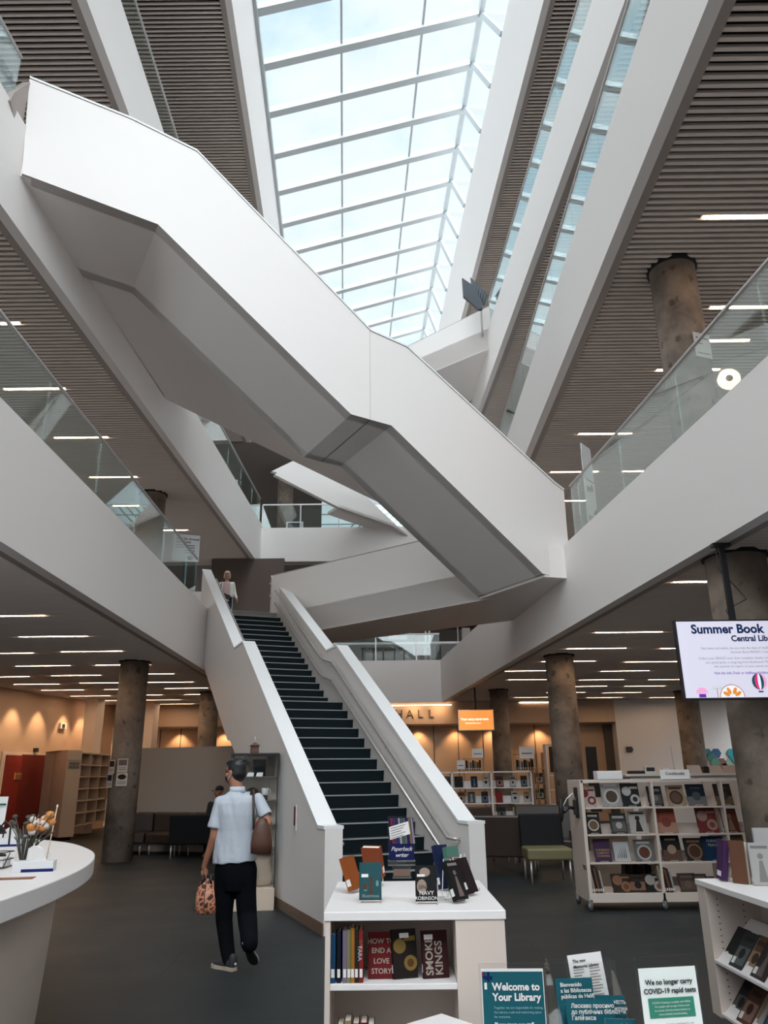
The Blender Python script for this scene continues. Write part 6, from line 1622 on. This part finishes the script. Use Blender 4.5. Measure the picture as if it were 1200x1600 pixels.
knL, anL = J(350, 1437, .06), J(360, 1502, .0)
knR, anR = J(386, 1432, .02), J(388, 1478, -.28)
for h_, k_, a_ in ((hL, knL, anL), (hR, knR, anR)): body.caps(h_, .074, k_, .048); body.caps(k_, .048, a_, .030)
mesh_body = solid('body', body, SKIN, .0065, man, smooth=2)
eyes(Ph, 1.0, man)
# hair
hb = MB(); hb.ell(Ph(0, -.024, .048), .084, .096, .082, M=Bh.to_4x4()); hb.ell(Ph(0, -.045, .0), .080, .070, .095, M=Bh.to_4x4()); hb.ell(Ph(0, .03, .092), .060, .060, .032, M=Bh.to_4x4())
hb.ell(Ph(.0, .075, .088), .045, .022, .018, M=Bh.to_4x4()); hb.ell(Ph(.02, -.02, .118), .04, .05, .02)
for k in range(22):
    a = k * .9; hb.caps(Ph(.055 * math.cos(a), -.03 + .06 * math.sin(a), .10), .014, Ph(.074 * math.cos(a) + .012, -.03 + .085 * math.sin(a), .118 + .012 * math.sin(k * 2.3)), .005, n=6)
solid('hair', hb, HAIRD, .006, man, smooth=1)
mk = MB(); mk.ell(Ph(0, .070, -.045), .052, .042, .050, M=Bh.to_4x4()); solid('face_mask', mk, mat('mask_black', (.015, .012, .012), .7), .006, man)
ml = MB()
for zz_ in (-.018, -.075): ml.tube([Ph(-.050, .060, zz_), Ph(-.072, .025, -.02 + (zz_ + .02) * .6), Ph(-.082, -.008, -.01 + (zz_ + .045) * .5)], .0022, 6)
obj('mask_ear_loop', ml, PAPER, man, world=True)
# shirt
sb = MB()
rgs = [ring(J(371, 1236), .068, .062), ring(J(371, 1240.5), .100, .075, tilt=-.004), ring(J(371, 1246), .165, .100), ring(J(370, 1254), .190, .116), ring(J(370, 1272), .186, .128), ring(J(369, 1298), .176, .125), ring(J(368, 1322), .190, .132), ring(J(367, 1338), .200, .140), ring(J(367, 1347), .203, .142, tilt=.012)]
sb.loft(rgs)
slL = shL.lerp(elL, .74); slR = shR.lerp(elR, .72)
sb.caps(shL + Vector((.012, 0, -.006)), .064, shL + Vector((.03, 0, -.02)), .06)
def cone(mb, p, r0, q, r1): 
    mb.tube([p, p.lerp(q, .5), q], [r0, (r0 + r1) / 2, r1], 16)
cone(sb, shL + Vector((.012, 0, .0)), .062, slL + Vector((-.006, 0, 0)), .066); cone(sb, shR, .062, slR + Vector((.01, 0, 0)), .068)
sb.caps(shR, .062, shR + Vector((-.03, 0, -.01)), .06)
solid('shirt', sb, SHIRT, .0085, man, smooth=3, noise_=.012)
cl_ = MB(); cl_.loft([ring(J(371, 1239), .076, .070), ring(J(371, 1229), .070, .064)], cap=True); obj('collar', cl_, mat('shirt_collar', (.50, .55, .62), .8), man, world=True)
# trousers
tb2 = MB(); tb2.loft([ring(J(367, 1338), .168, .118), ring(J(367, 1358), .178, .128), ring(J(367, 1375), .170, .118), ring(J(368, 1392), .14, .09)])
def leg(mb, pts, rs):
    for (p, q, r0, r1) in zip(pts, pts[1:], rs, rs[1:]): mb.caps(p, r0, q, r1, n=16)
leg(tb2, [hL, J(351, 1395, .03), knL, J(354, 1475, .05), J(358, 1500, .01)], [.098, .092, .078, .070, .060])
leg(tb2, [hR, J(384, 1395, .02), knR, J(388, 1455, -.12), J(389.5, 1474, -.24)], [.098, .093, .084, .080, .076])
solid('trousers', tb2, PANTS, .010, man, smooth=3, noise_=.008)
SHOE = mat('charcoal_shoe', (.035, .035, .04), .7); SOLE = mat('pale_sole', (.5, .40, .32), .6); SOLEB = mat('black_sole', (.012, .013, .016), .7)
hl = Vector((J(368, 1510).x, anL.y - .06, 0.0))
P1 = shoe(man, hl, Vector((-.72, .55, 0)), Vector((0, 0, 1)), SHOE, SOLE, 1.0)
obj('heel_badge', MB().ell(P1(.0, -.012, .055), .012, .010, .012, n=8), PAPER, man, world=True)
heel_r = J(384, 1477, -.30); toe_t = J(401, 1519, -.06); toe_t.z = .012
P2 = shoe(man, heel_r, (toe_t - heel_r), Vector((.1, .9, .5)), SHOE, SOLEB, .98)
ed = MB(); ou = [(.032, -.004), (.038, .04), (.035, .10), (.042, .17), (.046, .21), (.038, .26), (.016, .287)]
ed.tube([P2(-x, y, .020) for x, y in ou[::-1]] + [P2(x, y, .020) for x, y in ou] + [P2(-.016, .287, .02)], .006, 6); obj('sole_edge', ed, PAPER, man, world=True)
ar = MB(); ar.ell(P2(0, .13, -.001), .016, .055, .003, M=Matrix(((1, 0, 0), (0, 1, 0), (0, 0, 1))).to_4x4()); 
# bags
lb_ = thing('handbag', 'small orange and black patterned bag held in the left hand of the walking person', 'bag', J(323, 1398, .02))
bd = MB(); Cb = J(323, 1399, .02)
prof = [(-.150, .075, .045), (-.140, .098, .060), (-.06, .100, .066), (.02, .094, .060), (.09, .075, .042), (.128, .045, .02), (.135, .015, .01)]
bd.loft([ring(Cb + Vector((.0, 0, z)), rx, ry, n=24) for z, rx, ry in prof])
pm_ = mat('patterned_fabric', (.5, .2, .1), .7); nt_n = pm_.node_tree; b_n = nt_n.nodes['Principled BSDF']
t_n = nt_n.nodes.new('ShaderNodeTexCoord'); v_n = nt_n.nodes.new('ShaderNodeTexVoronoi'); v_n.inputs['Scale'].default_value = 22; v_n.feature = 'DISTANCE_TO_EDGE'; r_n = nt_n.nodes.new('ShaderNodeValToRGB')
r_n.color_ramp.elements[0].position = .0; r_n.color_ramp.elements[0].color = (.60, .40, .28, 1); r_n.color_ramp.elements[1].position = .30; r_n.color_ramp.elements[1].color = (.03, .015, .012, 1)
e_n = r_n.color_ramp.elements.new(.10); e_n.color = (.50, .14, .06, 1)
nt_n.links.new(t_n.outputs['Object'], v_n.inputs['Vector']); nt_n.links.new(v_n.outputs['Distance'], r_n.inputs[0]); nt_n.links.new(r_n.outputs[0], b_n.inputs['Base Color'])
obj('body', bd, pm_, lb_, world=True)
obj('black_panel', MB().loft([ring(Cb + Vector((-.005, -.0, z)), rx * .16, ry + .003, n=16) for z, rx, ry in prof]), BLACK, lb_, world=True)
hg = wrL.lerp(J(320, 1372, .06), .8)
obj('handle', MB().tube([Cb + Vector((-.045, -.03, .09)), Cb + Vector((-.03, -.02, .17)), hg + Vector((0, 0, -.01)), Cb + Vector((.03, -.02, .17)), Cb + Vector((.04, -.03, .08))], .012, 8, flat=.4), BLACK, lb_, world=True)
obj('handle', MB().tube([Cb + Vector((-.045, .04, .09)), Cb + Vector((-.02, .03, .17)), hg + Vector((0, .01, -.008)), Cb + Vector((.035, .03, .17)), Cb + Vector((.04, .04, .08))], .012, 8, flat=.4), BLACK, lb_, world=True)
sbg = thing('shoulder_bag', 'brown leather bag hanging from the right shoulder of the walking person', 'bag', J(410, 1305, -.16))
Cs = J(409, 1306, -.15)
sbm = MB().loft([ring(Cs + Vector((0, 0, z)), rx, ry, n=24, rz=.25) for z, rx, ry in ((-.150, .07, .04), (-.142, .095, .055), (-.06, .097, .06), (.03, .085, .05), (.10, .060, .035), (.150, .030, .018))])
BRL = mat('bag_leather', (.085, .035, .020), .5, bump=.1, bscale=40)
obj('body', sbm, BRL, sbg, world=True)
shp = J(396, 1237, -.0)
obj('strap', MB().tube([Cs + Vector((-.075, 0, .05)), J(396.5, 1290, -.17), J(396, 1262, -.155), J(396, 1246, -.125), shp + Vector((0, 0, .018)), J(397, 1246, .13)], .011, 8, flat=.5), mat('strap_dark', (.03, .015, .01), .5), sbg, world=True)
obj('strap', MB().tube([Cs + Vector((.045, 0, .13)), J(403, 1275, -.16), J(398, 1255, -.14), J(397, 1246, -.12)], .009, 8, flat=.5), mat('strap_dark', (.03, .015, .01), .5), sbg, world=True)

# ---------------------------------------------------------------- woman at the head of the stairs
YW = 21.2; fz = 5.46
wx = aty(355, 905, YW).x
wom = thing('person', 'person in a white cardigan and pink top standing at the head of the staircase', 'person', (wx, YW, fz))
K = lambda x, y, z: Vector((wx + x, YW + y, fz + z))
wb2 = MB(); Pw, Bw = head_parts(wb2, K(0, -.02, 1.55), Vector((.12, -.95, -.22)), .98)
wb2.caps(K(0, 0, 1.47), .045, K(0, .01, 1.36), .05)
wb2.loft([ring(K(0, 0, 1.38), .06, .05), ring(K(0, 0, 1.32), .15, .08), ring(K(0, 0, 1.15), .135, .09), ring(K(0, 0, 1.0), .12, .085), ring(K(0, 0, .88), .155, .10)])
sl, sr = K(-.17, 0, 1.31), K(.17, 0, 1.31)
el, er = K(-.25, .02, 1.05), K(.23, .02, 1.05); wl, wr_ = K(-.23, -.08, .84), K(.31, -.08, .86)
for a, b, c in ((sl, el, wl), (sr, er, wr_)): wb2.caps(a, .042, b, .034); wb2.caps(b, .034, c, .023)
hand(wb2, wl, Vector((.0, -.2, -1)), Vector((1, 0, 0)), .4); hand(wb2, wr_, Vector((.35, -.25, -1)), Vector((-1, 0, 0)), .3)
for sg in (-1, 1): wb2.caps(K(sg * .085, 0, .86), .075, K(sg * .09, -.02, .48), .05); wb2.caps(K(sg * .09, -.02, .48), .05, K(sg * .09, .02, .08), .034); wb2.caps(K(sg * .09, .02, .05), .035, K(sg * .10, -.14, .03), .03)
solid('body', wb2, SKINF, .009, wom)
eyes(Pw, 1.0, wom)
h2 = MB(); h2.ell(Pw(0, -.025, .05), .088, .098, .085, M=Bw.to_4x4()); h2.ell(Pw(.075, -.01, -.03), .026, .05, .085); h2.ell(Pw(-.075, -.01, -.03), .026, .05, .085); h2.ell(Pw(0, -.07, -.03), .08, .04, .09); h2.ell(Pw(0, .07, .075), .06, .03, .02, M=Bw.to_4x4())
solid('hair', h2, HAIRB, .009, wom)
tp2 = MB().loft([ring(K(0, 0, 1.36), .075, .06), ring(K(0, 0, 1.31), .16, .095), ring(K(0, 0, 1.15), .15, .105), ring(K(0, 0, .98), .14, .10), ring(K(0, 0, .90), .17, .115)]); solid('pink_top', tp2, mat('pink_knit', (.60, .42, .42), .8), .011, wom)
cg = MB()
for sg, a, b, c in ((-1, sl, el, wl), (1, sr, er, wr_)):
    cg.loft([ring(K(sg * .10, .01, 1.35), .06, .07), ring(K(sg * .135, .01, 1.28), .072, .112), ring(K(sg * .135, .01, 1.1), .062, .12), ring(K(sg * .145, .01, .90), .062, .13)])
    cg.caps(a, .055, b, .046); cg.tube([b, c], [.046, .038], 12); cg.caps(b, .046, b, .044)
solid('cardigan', cg, mat('white_knit', (.74, .72, .68), .85), .011, wom)
tr = MB().loft([ring(K(0, 0, .98), .145, .105), ring(K(0, 0, .88), .175, .12), ring(K(0, 0, .80), .17, .12)])
for sg in (-1, 1): tr.caps(K(sg * .088, 0, .80), .088, K(sg * .092, -.01, .48), .07); tr.caps(K(sg * .092, -.01, .48), .07, K(sg * .092, .02, .12), .058)
solid('trousers', tr, mat('dark_navy_trousers', (.018, .022, .035), .8), .011, wom)
cbg = thing('crossbody_bag', 'small dark crossbody bag with a white edge worn on the stairs-top person', 'bag', K(.02, -.17, .87))
obj('body', MB().box(-.11, .11, -.03, .03, -.07, .07).xf(Matrix.Translation(K(.03, -.165, .90)) @ Matrix.Rotation(.42, 4, 'Y')), BLACK, cbg, world=True, bevel=.008)
obj('white_edge', MB().box(-.12, .12, -.033, .033, -.088, -.062).xf(Matrix.Translation(K(.03, -.165, .90)) @ Matrix.Rotation(.42, 4, 'Y')), PAPER, cbg, world=True)
obj('strap', MB().tube([K(-.07, -.17, .95), K(-.12, -.15, 1.12), K(-.14, -.12, 1.27), K(-.12, 0, 1.39)], .012, 8, flat=.4), BLACK, cbg, world=True)

# ---------------------------------------------------------------- seated person with black cap
qs = aty(340, 1235, 18.1); sx = qs.x
sit = thing('person', 'seated person in a black cap mostly hidden behind the walking person', 'person', (sx, 18.25, .45))
K = lambda x, y, z: Vector((sx + x, 18.25 + y, z))
s_b = MB(); hz = qs.z - .03
Ps, Bs = head_parts(s_b, K(0, 0, hz), Vector((-.97, -.2, -.1)), 1.0)
s_b.caps(K(0, 0, hz - .08), .05, K(0, .02, hz - .2), .055)
s_b.loft([ring(K(0, .02, hz - .2), .07, .06), ring(K(0, .02, hz - .26), .17, .09), ring(K(0, .04, hz - .45), .16, .11), ring(K(0, .06, .55), .16, .12), ring(K(0, .05, .50), .15, .12)])
for sg in (-1, 1):
    s_b.caps(K(sg * .18, .02, hz - .26), .045, K(sg * .22, -.04, hz - .54), .038); s_b.caps(K(sg * .22, -.04, hz - .54), .038, K(sg * .12, -.28, hz - .60), .026); hand(s_b, K(sg * .12, -.28, hz - .60), Vector((-sg * .2, -1, -.1)), Vector((0, 0, -1)), .4)
    s_b.caps(K(sg * .10, .0, .54), .078, K(sg * .12, -.45, .55), .055); s_b.caps(K(sg * .12, -.45, .53), .052, K(sg * .12, -.46, .09), .036); s_b.caps(K(sg * .12, -.46, .04), .035, K(sg * .12, -.62, .032), .03)
solid('body', s_b, SKIN, .011, sit)
jc = MB().loft([ring(K(0, .02, hz - .19), .08, .07), ring(K(0, .02, hz - .26), .19, .11), ring(K(0, .04, hz - .45), .18, .13), ring(K(0, .06, .52), .18, .14)])
for sg in (-1, 1): jc.caps(K(sg * .18, .02, hz - .26), .06, K(sg * .22, -.04, hz - .54), .05); jc.caps(K(sg * .22, -.04, hz - .54), .05, K(sg * .13, -.25, hz - .60), .036)
solid('jacket', jc, mat('black_jacket', (.012, .012, .014), .8), .012, sit)
tj = MB()
for sg in (-1, 1): tj.caps(K(sg * .10, .0, .54), .09, K(sg * .12, -.45, .55), .068); tj.caps(K(sg * .12, -.45, .54), .066, K(sg * .12, -.46, .12), .05)
solid('trousers', tj, PANTS, .012, sit)
cp = MB(); cp.ell(Ps(0, -.015, .055), .082, .100, .078, M=Bs.to_4x4()); cp.ell(Ps(0, .115, .035), .058, .055, .010, M=Bs.to_4x4()); solid('cap', cp, mat('cap_black', (.008, .009, .013), .6), .008, sit)
